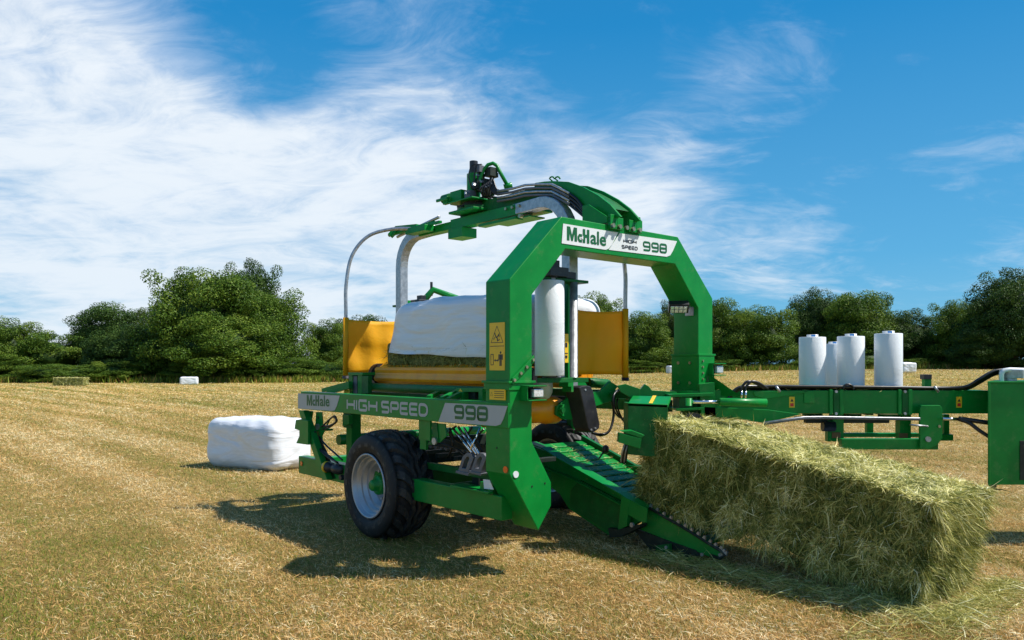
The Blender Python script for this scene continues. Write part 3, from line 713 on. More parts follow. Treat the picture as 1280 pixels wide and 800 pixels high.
mb = MB(); mb.box(-.012, -.0125 + .009, .04, .235, 1.36 + .06, 1.505, YELLOW)
tri_outline(mb, (-.0095, .207, 1.46), .02, .004, NX, axl, up)
for i in range(4): mb.box(-.0135, -.0122, .055, .175, 1.437 + i * .016, 1.441 + i * .016, LETBLACK)
mb.build('warning_sticker', arch)
# reflectors
mb = MB(); mb.cyl(PX(632.5, 587, 0), NX, .027, .008, AMBERR, 16); tagp = mb.build('reflector', arch); tagp['label'] = 'orange reflector'
mb = MB(); mb.cyl(PY(644.5, 593, 0), NY, .027, .008, WHITER, 16); mb.build('reflector', arch)['label'] = 'white reflector'
# lamps
def lamp_box(c, w, h, d, name='marker_lamp', parent=arch):
    mb = MB(); c = V3(c)
    mb.box(c.x - w / 2 - .06, c.x + w / 2 + .015, c.y - d, c.y + .02, c.z + h / 2 + .010, c.z + h / 2 + .018)
    mb.box(c.x - w / 2 - .06, c.x + w / 2 + .015, c.y - d, c.y + .02, c.z - h / 2 - .018, c.z - h / 2 - .010)
    mb.box(c.x - w / 2 - .06, c.x - w / 2 - .052, c.y - d * .8, c.y + .02, c.z - h / 2 - .010, c.z + h / 2 + .010)
    o_ = mb.build(name, parent, .002)
    mb = MB(); mb.box(c.x - w / 2, c.x + w / 2, c.y - d * .55, c.y, c.z - h / 2 + .004, c.z + h / 2 - .004, BLACK)
    mb.box(c.x - w / 2 + .006, c.x + w / 2 - .006, c.y - d * .85, c.y - d * .552, c.z - h / 2 + .010, c.z + h / 2 - .010, LENS); mb.build('lens', o_, .006)
lamp_box((.225, 0, 1.475), .115, .085, .11)
lamp_box((2.72, .03, 1.655), .115, .09, .12)
# work lamp inside the right leg
mb = MB(); c = PY(848, 390, .1); c = V3((2.27, .10, 2.25))
d1 = V3((-.55, -.55, -.62)).normalized(); e1 = V3((1, -1, 0)).normalized(); e1 = (e1 - d1 * e1.dot(d1)).normalized(); e2 = d1.cross(e1)
def TT(x, y, z): return c + e1 * x * .84 + e2 * y * .84 + d1 * z
mb.box(-.115, .115, -.062, .062, -.07, .0, BLACK, TT); mb.box(-.105, .105, -.052, .052, .001, .006, BLACK, TT)
lm = mb.build('work_lamp', arch, .008)
mb = MB()
for i in range(4):
    for j in range(2): mb.box(-.096 + i * .049, -.096 + i * .049 + .043, -.046 + j * .047, -.003 + j * .047, .0065, .012, LENS, TT)
mb.build('lens', lm, .004)
mb = MB(); mb.box(2.33, 2.449, .08, .12, 2.26, 2.29, STEEL); mb.box(2.435, 2.449, .05, .15, 2.19, 2.30, STEEL); mb.build('lamp_bracket', lm, .003)
# ---- side beam ---------------------------------------------------------------
XB = -.012
mb = MB(); mb.box(XB, .10, .003, 3.66, 1.20, 1.40)
beam = mb.build('side_beam', M_, .006)
xs = XB - .0005
qa = [(372.8, 491.6), (425, 494.6), (421.5, 507), (418.8, 512.8), (415, 513.6), (372.8, 510.6)]
def f3(mb, n): mchale(mb, PX(383.5, 506.8, xs - .0035), PX(412, 508.4, xs - .0035), .118, LETGREEN, GREYPAINT, (-1, 0, 0))
sign('sign_panel', [PX(u, v, xs) for u, v in qa], NX, GREYPAINT, beam, f3)
qb = [(556.8, 503.6), (634.6, 507.6), (629.5, 524), (626, 530.5), (620, 532.4), (548.4, 527)]
def f4(mb, n): stroke_text(mb, '998', PX(567.5, 523.6, xs - .0035), PX(610.0, 527.2, xs - .0035), .122, .026, LETGREEN, (-1, 0, 0), .13)
sign('sign_panel', [PX(u, v, xs) for u, v in qb], NX, GREYPAINT, beam, f4)
mb = MB(); stroke_text(mb, 'HIGH', PX(433.4, 512.6, xs), PX(472, 516.0, xs), .122, .026, GREYPAINT, (-1, 0, 0), .18)
stroke_text(mb, 'SPEED', PX(476.6, 516.4, xs), PX(535.2, 521.5, xs), .122, .026, GREYPAINT, (-1, 0, 0), .15)
mb.build('lettering', beam)
# ---- lower chassis -------------------------------------------------------------
mb = MB()
mb.box(.10, .22, .22, 3.95, .43, .63)                 # near rail
mb.box(2.40, 2.52, .30, 3.95, .43, .63)               # far rail
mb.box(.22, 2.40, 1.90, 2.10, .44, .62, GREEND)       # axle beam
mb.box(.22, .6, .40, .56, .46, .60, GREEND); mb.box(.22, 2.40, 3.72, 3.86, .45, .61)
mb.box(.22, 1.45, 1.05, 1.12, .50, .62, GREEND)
ch = mb.build('chassis_frame', M_, .006)
mb = MB(); mb.cyl((.098, 3.86, .55), NX, .028, .008, AMBERR, 14); mb.build('reflector', ch)['label'] = 'orange reflector'
mb = MB()   # rear corner: sloping plates and braces under the beam end
def zprism(pts, x, th, mat=GREEN): mb.prism([PX(u, v, x) for u, v in pts], (th, 0, 0), mat)
zprism([(373, 513), (379, 513), (409, 600), (403, 600)], .02, .07, GREEN)
zprism([(380, 513), (391, 514), (386, 540), (388, 550), (381, 545)], .10, .012, GREEN)
zprism([(395, 515), (402, 515), (403, 530), (407, 532), (412, 524), (402, 545), (403, 556), (388, 540), (394, 530)], .12, .014, GREEN)
zprism([(388, 545), (399, 547), (408, 565), (420, 598), (409, 600), (398, 572)], .10, .012, DARK)
zprism([(428, 518), (436, 519), (436, 530), (428, 533)], .2, .05, GREEN)
mb.cyl(PX(398.2, 533.5, .118), NX, .035, .02, STEEL, 14); mb.cyl(PX(398, 522, .118), NX, .018, .003, DARK, 12)
mb.build('rear_corner_plate', M_, .002)
mb = MB(); mb.prism([PX(u, v, -.02) for u, v in ((369.5, 525), (376, 524), (385, 526), (385, 556), (370, 554), (374, 545), (374, 538), (368, 536))], (.03, 0, 0), GREEN)
mb.prism([PX(u, v, -.0) for u, v in ((374, 537), (386, 537.5), (386, 540), (374, 539.5))], (.3, 0, 0), GREEN); mb.build('tail_deflector', M_, .003)
mb = MB()
# posts, brackets and cross tubes between beam and chassis
for y_ in (3.05,): mb.box(.30, .42, y_, y_ + .12, .62, 1.24); mb.box(.28, .30, y_ - .03, y_ + .15, 1.0, 1.22, GREEND)
mb.box(.10, .125, 1.30, 1.40, .92, 1.20); mb.box(.02, .04, 1.12, 1.30, 1.02, 1.20)
mb.prism([PX(u, v, .03) for u, v in ((539, 528), (546, 528.5), (548, 552), (541, 556), (534, 556), (541, 545))], (.012, 0, 0), GREEND)
mb.prism([PX(u, v, .04) for u, v in ((546, 529), (556, 530), (558, 545), (550, 553), (541, 555), (546, 545))], (.014, 0, 0), GREEN)
mb.cyl(PX(544.5, 551.5, .035), NX, .032, .02, STEEL, 14); mb.cyl(PX(545.5, 539, .038), NX, .024, .003, DARK, 12)  # dark disc stands in for the shade of a hole
mb.box(.10, .16, .33, .37, .62, 1.2, GREEND)
mb.build('beam_bracket', M_, .003)
# ---- wheels --------------------------------------------------------------------
def make_wheel(c, out, name='wheel'):
    """flotation wheel; c = centre of its outer face, out = -1 outer side towards -x"""
    e = empty(name, c); e.parent = M_; R0 = .525; Wd_ = .44; rimr = .31
    def rad(w):   # carcass radius at w in 0..1 across the tread
        a = abs(w - .5) * 2; return R0 - .020 * a ** 2 - .05 * max(0, a - .86) / .14
    mb = MB(); n = 64; prof = [(rimr - .015, .03), (rimr + .01, .012), (rimr + .045, -.012), (.40, -.022), (.455, -.018), (.485, .0), (.503, .018)]
    for i in range(9): w = i / 8; prof.append((rad(w) - .022, .035 + (Wd_ - .07) * w))
    prof += [(.503, Wd_ - .018), (.485, Wd_), (.455, Wd_ + .018), (.40, Wd_ + .022), (rimr + .01, Wd_ - .02), (rimr - .015, Wd_ - .03)]
    mb.lathe(prof, (0, 0, 0), (-out, 0, 0), RUBBER, n)
    def pt(w, th, h):
        ww = min(max(w, 0), 1); r = rad(ww) - .024 + h; x = .035 + (Wd_ - .07) * ww
        if w < 0: x = .035 + w * .36; r = rad(0) - .020 + h * .7 + w * .30
        if w > 1: x = Wd_ - .035 + (w - 1) * .36; r = rad(1) - .020 + h * .7 - (w - 1) * .30
        return V3((-out * x, math.cos(th) * r, math.sin(th) * r))
    NL = 20; hh = .040
    def lug(path, half):   # path of (w, theta); half = half thickness in radians
        k = len(path); vs = []
        for (w, th, f_) in path:
            vs += [pt(w, th - half * f_, 0), pt(w, th - half * f_ * .82, hh), pt(w, th + half * f_ * .82, hh), pt(w, th + half * f_, 0)]
        fs = []
        for i in range(k - 1):
            a = i * 4; fs += [(a, a + 4, a + 5, a + 1), (a + 1, a + 5, a + 6, a + 2), (a + 2, a + 6, a + 7, a + 3)]
        fs += [(0, 1, 2, 3), (k * 4 - 4, k * 4 - 1, k * 4 - 2, k * 4 - 3)]; mb.add(vs, fs, RUBBERT)
    for i in range(NL):
        t0 = 2 * math.pi * i / NL; d = 2 * math.pi / NL
        for sg in (0, 1):
            ph = t0 + (d / 2 if sg else 0); fl = (lambda w: w) if sg == 0 else (lambda w: 1 - w)
            dr = 1
            lug([(fl(-.16), ph - .02 * dr, .9), (fl(-.05), ph - .015 * dr, 1), (fl(.05), ph, 1.05), (fl(.16), ph + .05 * dr, 1.1), (fl(.27), ph + .13 * dr, 1.0), (fl(.335), ph + .21 * dr, .8)], d * .27)
    for wc, off in ((.42, 0), (.58, .5)):   # wavy centre ribs
        k = NL * 6; hw = .052; ring = []
        for i in range(k):
            th = 2 * math.pi * (i + off) / k; ww = wc + .030 * math.sin(NL * 2 * math.pi * (i / k) + off * 3)
            ring += [pt(ww - hw, th, 0), pt(ww - hw * .85, th, hh), pt(ww + hw * .85, th, hh), pt(ww + hw, th, 0)]
        fs = []
        for i in range(k):
            a = i * 4; b_ = ((i + 1) % k) * 4; fs += [(a, b_, b_ + 1, a + 1), (a + 1, b_ + 1, b_ + 2, a + 2), (a + 2, b_ + 2, b_ + 3, a + 3)]
        mb.add(ring, fs, RUBBERT)
    mb.build('tyre', e)
    mb = MB()
    mb.lathe([(rimr + .006, .004), (rimr + .008, -.008), (rimr - .004, -.012), (rimr - .016, -.004), (rimr - .022, .03), (.278, .034), (.276, .034), (.270, .075), (.268, .075), (.246, .080), (.244, .080), (.240, .125), (.238, .125), (.214, .130), (.212, .130), (.205, .19), (.203, .19), (.13, .20), (.10, .18), (.0001, .18)], (0, 0, 0), (-out, 0, 0), SILVER, 48)
    mb.lathe([(rimr + .004, Wd_ - .01), (rimr - .02, Wd_ - .02), (.27, Wd_ - .06), (.25, .2), (.2, .19)], (0, 0, 0), (-out, 0, 0), SILVER, 48)
    rm = mb.build('rim', e)
    mb = MB()
    for k in range(8):
        a = k * math.pi / 4 + .2; mb.cyl((-out * .19, math.cos(a) * .145, math.sin(a) * .145), (out, 0, 0), .014, .028, STEEL, 6)
    mb.build('wheel_nut', e)
    mb = MB(); mb.lathe([(.098, .17), (.098, .10), (.085, .09), (.06, .085), (.055, .04), (.045, .03), (.0001, .03)], (0, 0, 0), (-out, 0, 0), GREEN, 24); mb.build('hub', e)
    return e
make_wheel((-.08, 2.03, .52), -1)
make_wheel((2.77, 2.03, .52), 1)
# ---- underside machinery seen between wheel and leg ----------------------------
mb = MB()
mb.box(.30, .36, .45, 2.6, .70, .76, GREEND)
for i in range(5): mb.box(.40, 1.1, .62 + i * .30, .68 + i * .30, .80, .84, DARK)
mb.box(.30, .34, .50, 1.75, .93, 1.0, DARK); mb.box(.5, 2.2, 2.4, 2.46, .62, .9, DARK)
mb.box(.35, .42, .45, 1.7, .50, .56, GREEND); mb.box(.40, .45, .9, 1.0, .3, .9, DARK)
for i in range(14): mb.cyl((.335, .55 + .085 * i, .915), (1, 0, 0), .022, .03, GREYPL, 8)
mb.build('conveyor_frame', M_, .003)
mb = MB()
for i in range(3): mb.box(.22, .235, .32 + i * .02, .42 + i * .02, .62 - i * .01, .65 - i * .01)
mb.box(.05, .22, .33, .86, .640, .655, GREEN); mb.box(.10, .20, .45, .50, .63, .72, GREEN)
mb.build('hose_tray', M_, .002)
mb = MB()   # two grey cast foot rings
for u in (581, 597):
    P_ = [(-9, 592), (4, 594), (8, 570), (3, 568), (-2, 569), (-8, 588)]
    c0 = PX(u, 581, .10)
    o_l = [PX(u + a, b_, .10) for a, b_ in ((-9, 590), (3, 593), (11, 572), (7, 567), (2, 566), (-3, 571))]
    i_l = [PX(u + a, b_, .10) for a, b_ in ((-4, 585), (1, 586), (5.5, 573), (4.5, 571), (2.5, 571), (0, 574))]
    n = 6; vs = o_l + i_l; vs = vs + [p + V3((.05, 0, 0)) for p in vs]
    fs = [(k, (k + 1) % n, n + (k + 1) % n, n + k) for k in range(n)] + [(2 * n + k, 2 * n + (k + 1) % n, 3 * n + (k + 1) % n, 3 * n + k)[::-1] for k in range(n)]
    fs += [(k, 2 * n + k, 2 * n + (k + 1) % n, (k + 1) % n) for k in range(n)] + [(n + k, n + (k + 1) % n, 3 * n + (k + 1) % n, 3 * n + k) for k in range(n)]
    mb.add(vs, fs, GREYPL)
    mb.prism([PX(u + a, b_, .09) for a, b_ in ((-11, 588), (5, 592), (4, 595), (-12, 591))], (.08, 0, 0), GREYPL)
mb.build('cast_foot', M_, .003)
def cable(pts, r, mat=HOSE, n=6, sub=6):
    P = [V3(p) for p in pts]; Q = []
    E = [P[0] * 2 - P[1]] + P + [P[-1] * 2 - P[-2]]
    for i in range(1, len(E) - 2):
        for k in range(sub):
            t_ = k / sub; a, b_, c_, d_ = E[i - 1], E[i], E[i + 1], E[i + 2]
            Q.append(.5 * ((2 * b_) + (c_ - a) * t_ + (2 * a - 5 * b_ + 4 * c_ - d_) * t_ ** 2 + (3 * b_ - a - 3 * c_ + d_) * t_ ** 3))
    Q.append(P[-1]); mb.tube(Q, r, mat, n)
mb = MB()   # chrome rods and hoses running down to the tray
for (u0, v0, u1, v1, r) in ((566, 535, 590, 566, .011), (573, 534, 596, 568, .012), (580, 535, 600, 570, .011), (600, 535, 588, 562, .009), (559, 538, 548, 553, .010)):
    mb.tube([PX(u0, v0, .22), PX(u1, v1, .12)], r, CHROME)
for (pts) in ([(562, 535), (568, 548), (580, 556), (590, 566)], [(590, 534), (583, 548), (590, 562)], [(540, 552), (556, 556), (572, 562), (584, 572)], [(570, 533), (562, 540), (566, 556), (560, 572)], [(605, 536), (596, 548), (603, 566)]):
    cable([PX(u, v, .20 + .02 * i) for i, (u, v) in enumerate(pts)], .010)
mb.build('hydraulic_line', M_)
mb = MB()   # hoses at the rear corner, accumulators
for k, pts in enumerate(([(391, 538), (388, 548), (396, 558), (408, 570), (422, 578)], [(394, 539), (392, 552), (402, 562), (414, 572), (425, 582)], [(402, 534), (409, 527), (418, 520), (420, 527), (412, 532), (405, 533)], [(403, 537), (412, 534), (421, 526), (417, 521)], [(398, 545), (407, 556), (418, 566), (428, 575)])):
    cable([PX(u, v, .06 + .012 * k) for u, v in pts], .011)
mb.build('hydraulic_line', M_)
mb = MB(); p = PX(405, 583, .04); q_ = PX(431, 588, .10)
mb.lathe([(.0001, 0), (.05, .01), (.06, .05), (.05, .12), (.03, .14), (.03, .17), (.055, .19), (.06, .26), (.04, .33), (.0001, .34)], p, (q_ - p), BLACK, 16)
mb.lathe([(.061, .035), (.064, .045), (.064, .06), (.061, .07)], p, (q_ - p), YELLOW, 16); mb.cyl(PX(425, 597, .06), (1, 0, 0), .03, .1, BLACK, 10)
mb.build('accumulator', M_)
mb = MB(); mb.tube([(.3, 3.35, .85), (2.4, 3.35, .85)], .06, GREEN, 14); mb.build('rear_roller', M_)
# white data plate
mb = MB(); mb.prism([PX(u, v, .098) for u, v in ((604, 599), (612, 600), (617, 612), (605, 611))], (.003, 0, 0), WHITEPAINT); mb.build('data_plate', M_)
# ---- wrapping table: rollers and supports --------------------------------------
def fluted(c, ax, r, L_, mat, n=10, name='table_roller'):
    mb = MB(); prof = []
    N_ = n * 4; c = V3(c); ax = V3(ax).normalized(); a = V3((0, 0, 1)); b_ = ax.cross(a); vs = []
    for h in (0, .03, L_ - .03, L_):
        for k in range(N_):
            q_ = 2 * math.pi * k / N_; rr = r * (.80 if h in (0, L_) else 1) * (1 + (.08 if k % 4 in (0, 1) else -.10))
            vs.append(c + ax * h + (a * math.cos(q_) + b_ * math.sin(q_)) * rr)
    fs = [(i * N_ + k, i * N_ + (k + 1) % N_, (i + 1) * N_ + (k + 1) % N_, (i + 1) * N_ + k) for i in range(3) for k in range(N_)]
    fs += [tuple(range(N_))[::-1], tuple(range(3 * N_, 4 * N_))]
    mb.add(vs, fs, mat); return mb
mb = fluted((.68, .62, 1.585), (0, 1, 0), .118, 2.42, ORANGE, 6)
rl = mb.build('table_roller', M_, .004)
mb = MB(); mb.cyl((.68, 3.05, 1.585), (0, 1, 0), .135, .07, BLACK, 20); mb.cyl((.68, .53, 1.585), (0, 1, 0), .10, .07, BLACK, 16); mb.build('end_disc', rl)
mb = fluted((1.86, .95, 1.585), (0, 1, 0), .118, 2.09, ORANGE, 6); rl = mb.build('table_roller', M_, .004)
mb = MB(); mb.cyl((1.86, 3.05, 1.585), (0, 1, 0), .135, .07, BLACK, 20);  mb.build('end_disc', rl)
mb = MB()
a, b_ = PX(465, 481.5, .42), PX(590, 491, .42)
mb.tube([a + V3((0, .0, -.02)), V3((.42, .35, 1.46))], .045, GREEND, 14)
mb.cyl(PX(463, 481, .42), (0, 1, 0), .06, .05, STEEL, 12)
mb.box(.50, .60, .4, 3.2, 1.36, 1.40, GREEND); mb.box(2.0, 2.1, .4, 3.2, 1.36, 1.44, GREEND)
mb.box(.55, 2.0, 3.14, 3.24, 1.30, 1.42, GREEND)
mb.box(.9, 1.65, 1.0, 2.9, 1.28, 1.38, DARK)
mb.box(2.36, 2.50, .35, 3.7, 1.22, 1.34, GREEND)
mb.build('table_frame', M_, .004)
mb = MB()   # left support pedestal and braces on the beam
def lbox(u0, v0, u1, v1, x, d, mat=GREEN):
    mb.prism([PX(u0, v0, x), PX(u1, v0, x), PX(u1, v1, x), PX(u0, v1, x)], (d, 0, 0), mat)
lbox(436, 466, 440.5, 493, .35, .12); lbox(441, 470, 446, 493, .36, .1, GREYPL); lbox(447, 466, 452, 493, .35, .12); lbox(435, 465.5, 453, 469, .33, .16)
lbox(452, 470, 460, 492, .33, .05, GREEND)
lbox(430, 487, 437, 491.5, .32, .004, YELLOW)
for (u0, v0, u1, v1) in ((404, 488, 438, 479), (410, 491, 438, 483)): mb.tube([PX(u0, v0, .25), PX(u1, v1, .3)], .022, GREEN, 4, True)
for (u0, v0, u1, v1) in ((552, 499, 572, 489), (560, 500, 580, 490), (536, 497, 548, 491)): mb.tube([PX(u0, v0, .1), PX(u1, v1, .35)], .02, GREEN, 4, True)
lbox(570, 485, 606, 490, .3, .1); lbox(598, 486, 603, 503, .28, .1); lbox(580, 490, 594, 499, .34, .05, DARK); lbox(575, 490, 579, 501, .28, .08)
mb.add([PX(573, 489.5, .297), PX(578, 489.5, .297), PX(575.5, 485.5, .297)], [(0, 1, 2)], YELLOW)
mb.build('table_pedestal', M_, .003)
# front loading roller inside the arch with hub plate
mb = MB()
mb.lathe([(.0001, 0), (.10, 0), (.125, .04), (.125, .12), (.115, .14), (.115, .72), (.13, .76), (.13, .90), (.10, .97), (.05, 1.0), (.0001, 1.0)], (.30, .75, 1.27), (1, 0, 0), ORANGE, 20)
mb.lathe([(.0001, 0), (.07, .0), (.075, .1), (.0001, .12)], (1.06, 1.15, 1.60), (1, 0, .0), ORANGE, 14)
lr = mb.build('loading_roller', M_)
mb = MB()
P_ = [(345, 85), (465, 95), (495, 150), (540, 200), (600, 195), (685, 110), (750, 150), (700, 230), (720, 270), (560, 320), (400, 430), (300, 430), (235, 390), (240, 320), (330, 250), (350, 200)]
mb.prism([PY(660 + a / 6.667, 460 + b_ / 6.667, .58) for a, b_ in P_], (0, .03, 0), GREEN)
for (u, v, r) in ((702.7, 512.7, .055), (762.5, 492.8, .03)): mb.cyl(PY(u, v, .58), NY, r, .03, GREEN, 16); mb.cyl(PY(u, v, .55), NY, r * .5, .02, GREEND, 6)
mb.tube([PY(735, 478, .9), PY(760, 480, .9)], .05, GREEND, 12)
mb.prism([PY(u, v, 1.76) for u, v in ((715, 505), (733, 500), (733, 575), (717, 575))], (0, .10, 0), GREEND)
mb.prism([PY(u, v, 1.72) for u, v in ((717, 520), (720, 520), (720, 575), (717, 575))], (0, .04, 0), GREEN)
mb.prism([PY(u, v, 1.72) for u, v in ((730, 520), (733.5, 520), (733.5, 575), (730, 575))], (0, .04, 0), GREEN)
mb.build('lift_linkage', M_, .004)
mb = MB()
P_ = [(430, 165), (446, 150), (490, 145), (522, 152), (545, 190), (600, 470), (594, 505), (545, 541), (520, 530), (505, 505)]
mb.prism([PY(660 + a / 6.667, 460 + b_ / 6.667, .44) for a, b_ in P_], (-.05, .15, 0), BLACK)
cv = mb.build('chain_cover', M_, .008)
mb = MB()
for a, b_ in ((478, 182), (561, 502), (528, 515)): mb.cyl(PY(660 + a / 6.667, 460 + b_ / 6.667, .44), NY, .010, .006, STEEL, 8)
mb.build('cover_bolt', cv)
mb = MB()
for k in (0, .022): cable([PY(740, 541, .52 - k), PY(752, 544 - k * 40, .52 - k), PY(762, 538, .5 - k), PY(767, 520, .5), PY(766, 500, .5 - k), PY(770, 490, .5), PY(782, 485 + k * 60, .55), PY(788, 490, .6), PY(783, 499, .62)], .013)
for k in range(3): cable([PY(766 + k * 4, 492, .72), PY(765 + 3 * k, 505, .7), PY(772 + 2 * k, 520, .72), PY(784, 524 + k * 5, .75)], .009)
mb.build('hydraulic_line', M_)
mb = MB(); mb.tube([PY(749, 573, .4), PY(755, 564, .4)], .008, BLACK); mb.lathe([(.0001, -.02), (.03, -.018), (.038, 0), (.03, .018), (.0001, .02)], PY(757, 561, .4), NY, BLACK, 16); mb.build('guide_wheel', M_)
# translucent grey film tail bag behind the lamp
mb = MB(); p = PY(679, 476, .62)
mb.lathe([(.0001, 0), (.085, -.005), (.092, -.05), (.085, -.11), (.06, -.16), (.0001, -.175)], p, (0, 0, 1), film_mat('film_tail', tint=(.55, .60, .52)), 14); mb.build('film_tail', M_)
# ---- rotating wrapping arm -------------------------------------------------------
ZA = 3.26; CX, CY = 1.2, 2.0
def arc(c, r, a0, a1, ax, n=7):
    return [V3(c) + ax * math.cos(R(a0 + (a1 - a0) * i / n)) * r + V3((0, 0, 1)) * math.sin(R(a0 + (a1 - a0) * i / n)) * r for i in range(n + 1)]
mb = MB(); rr = .36
yn, yf_ = .50, 3.50
P_ = [V3((1.16, yn, 1.50))] + arc((1.16, yn + rr, ZA - rr), rr, 180, 90, V3((0, 1, 0))) + [V3((1.20, 1.30, ZA))]
mb.tube(P_, .055, STEEL, 4, True, (1, 0, 0))
P_ = [V3((1.24, yf_, 1.55))] + arc((1.24, yf_ - rr, ZA - rr), rr, 0, 90, V3((0, 1, 0))) + [V3((1.20, 2.75, ZA))]
mb.tube(P_, .055, STEEL, 4, True, (1, 0, 0))
arm = mb.build('wrapping_arm', M_, .008)
mb = MB()
mb.box(1.14, 1.26, 1.12, 2.35, ZA - .060, ZA + .050); mb.box(1.14, 1.26, 2.35, 2.98, ZA - .055, ZA + .03); mb.box(1.10, 1.30, 2.08, 2.34, ZA - .17, ZA - .068)
mb.box(1.02, 1.38, 1.78, 2.22, ZA + .075, ZA + .10); mb.box(1.10, 1.20, 1.2, 1.8, ZA - .11, ZA - .08); mb.box(1.16, 1.36, 1.05, 1.62, ZA - .10, ZA - .085)
mb.box(1.00, 1.13, 2.65, 3.05, ZA - .04, ZA + .03); mb.box(1.27, 1.42, 1.0, 1.45, ZA - .04, ZA + .03)
mb.box(1.06, 1.10, 2.45, 3.15, ZA + .02, ZA + .05); mb.tube([(1.05, 3.3, ZA - .03), (1.1, 2.5, ZA + .1)], .018, STEEL); mb.tube([(1.0, 3.4, ZA), (1.10, 2.6, ZA + .05)], .025, GREEN)
mb.tube([(1.08, 2.9, ZA + .04), (1.02, 3.25, ZA + .06), (.95, 3.3, ZA - .03)], .03, GREEN, 4, True)
for y_ in (1.18, 1.28, 1.38, 2.7, 2.8, 2.9): mb.cyl((1.13, y_, ZA + .02), NX, .016, .014, BRASS, 8)
mb.cyl((1.10, 1.1, ZA - .1), NX, .02, .04, BRASS, 8)
mb.build('arm_sleeve', arm, .004)
# curtain hoops and curtains
def hoop(sg):
    def q_(x, y, z): return V3((x, y, z)) if sg > 0 else V3((2 * CX - x, 2 * CY - y, z))
    mb = MB(); cable_pts = [q_(1.05, 2.95, ZA + .02), q_(.90, 3.18, ZA + .03), q_(.70, 3.38, ZA - .05), q_(.55, 3.49, ZA - .28), q_(.49, 3.52, ZA - .62), q_(.486, 3.52, 2.3), q_(.486, 3.52, 1.6)]
    P = cable_pts; E = [P[0] * 2 - P[1]] + P + [P[-1] * 2 - P[-2]]; Q = []
    for i in range(1, len(E) - 2):
        for k in range(6):
            t_ = k / 6; a, b_, c_, d_ = E[i - 1], E[i], E[i + 1], E[i + 2]
            Q.append(.5 * ((2 * b_) + (c_ - a) * t_ + (2 * a - 5 * b_ + 4 * c_ - d_) * t_ ** 2 + (3 * b_ - a - 3 * c_ + d_) * t_ ** 3))
    mb.tube(Q + [P[-1]], .021, STEEL, 10)
    h = mb.build('curtain_hoop', arm)
    mb = MB(); a = q_(.486, 3.52, 0); b_ = q_(1.20, 3.44, 0); N1, N2 = 26, 14; vs = []; z0, z1 = 1.60, 2.235
    for j in range(N2 + 1):
        for i in range(N1 + 1):
            s_ = i / N1; t_ = j / N2; p = a.lerp(b_, s_); bow = math.sin(s_ * math.pi) * .07 + .012 * math.sin(s_ * 17 + t_ * 2) * (1 - .3 * t_) + .01 * math.sin(t_ * 9 + s_ * 4)
            nrm = (b_ - a).cross(V3((0, 0, 1))).normalized() * (1 if sg > 0 else 1)
            vs.append(p + nrm * bow + V3((0, 0, z0 + (z1 - z0) * t_ - .018 * math.sin(s_ * math.pi) * (1 if t_ > .5 else -.5))))
    fs = [(j * (N1 + 1) + i, j * (N1 + 1) + i + 1, (j + 1) * (N1 + 1) + i + 1, (j + 1) * (N1 + 1) + i) for j in range(N2) for i in range(N1)]
    mb.add(vs, fs, CURTAIN, True)
    mb.tube([a + V3((0, 0, z0 - .03)), a + V3((0, 0, z1 + .02))], .032, CURTAIN, 10)
    mb.cyl(a + V3((0, 0, z0 - .055)), (0, 0, 1), .038, .03, BLACK, 10)
    o_ = mb.build('curtain', arm); md = o_.modifiers.new('thick', 'SOLIDIFY'); md.thickness = .003
hoop(1); hoop(-1)
# film dispensers with posts (the rolls themselves are things)
def dispenser(sg):
    def q_(x, y, z): return V3((x, y, z)) if sg > 0 else V3((2 * CX - x, 2 * CY - y, z))
    def bx(x0, x1, y0, y1, z0, z1, mat=GREEN):
        a = q_(x0, y0, z0); b_ = q_(x1, y1, z1); mb.box(min(a.x, b_.x), max(a.x, b_.x), min(a.y, b_.y), max(a.y, b_.y), z0, z1, mat)
    mb = MB()
    bx(1.04, 1.09, .40, .52, 1.50, 2.50); bx(1.10, 1.13, .42, .54, 1.45, 2.48, GREEN); bx(.92, .955, .40, .50, 1.55, 2.42, BLACK)
    bx(.60, 1.12, .22, .34, 1.545, 1.585, GREEND); bx(.60, 1.12, .22, .40, 2.43, 2.455, GREEND)
    dp = mb.build('film_dispenser', arm, .003)
    mb = MB(); bx(.60, .82, .17, .37, 2.46, 2.54, BLACK); bx(.64, .74, .20, .30, 2.54, 2.60, BLACK); bx(.86, .98, .24, .34, 2.46, 2.52, BLACK)
    mb.cyl(q_(.685, .27, 2.45), (0, 0, 1), .075, .02, BLACK, 16); mb.cyl(q_(.685, .27, 1.585), (0, 0, 1), .07, .015, BLACK, 16)
    mb.build('roll_holder', dp, .003)
    mb = MB()
    for x_, y_ in ((.88, .33), (.95, .24)): mb.cyl(q_(x_, y_, 1.59), (0, 0, 1), .036, .84, STEEL, 14)
    mb.build('stretch_roller', dp)
    mb = MB(); bx(.98, 1.036, .392, .399, 1.72, 1.98, YELLOW); bx(.99, 1.026, .389, .3915, 1.80, 1.808, LETBLACK); bx(.995, 1.02, .389, .3915, 1.86, 1.90, LETBLACK); bx(.995, 1.02, .389, .3915, 1.76, 1.785, LETBLACK)
    mb.build('warning_sticker', dp)
    if sg < 0:
        mb = MB(); c_ = q_(.78, .25, 2.52)
        mb.box(c_.x - .2, c_.x + .22, c_.y - .06, c_.y + .06, 2.44, 2.50); mb.tube([c_ + V3((.1, 0, 0)), c_ + V3((.22, -.06, .16)), c_ + V3((.55, -.2, .04))], .045, GREEN, 6); mb.tube([c_ + V3((.2, -.05, .08)), c_ + V3((.2, -.05, .26))], .018, BLACK, 8)
        mb.build('film_cutter', dp, .003)
dispenser(1); dispenser(-1)
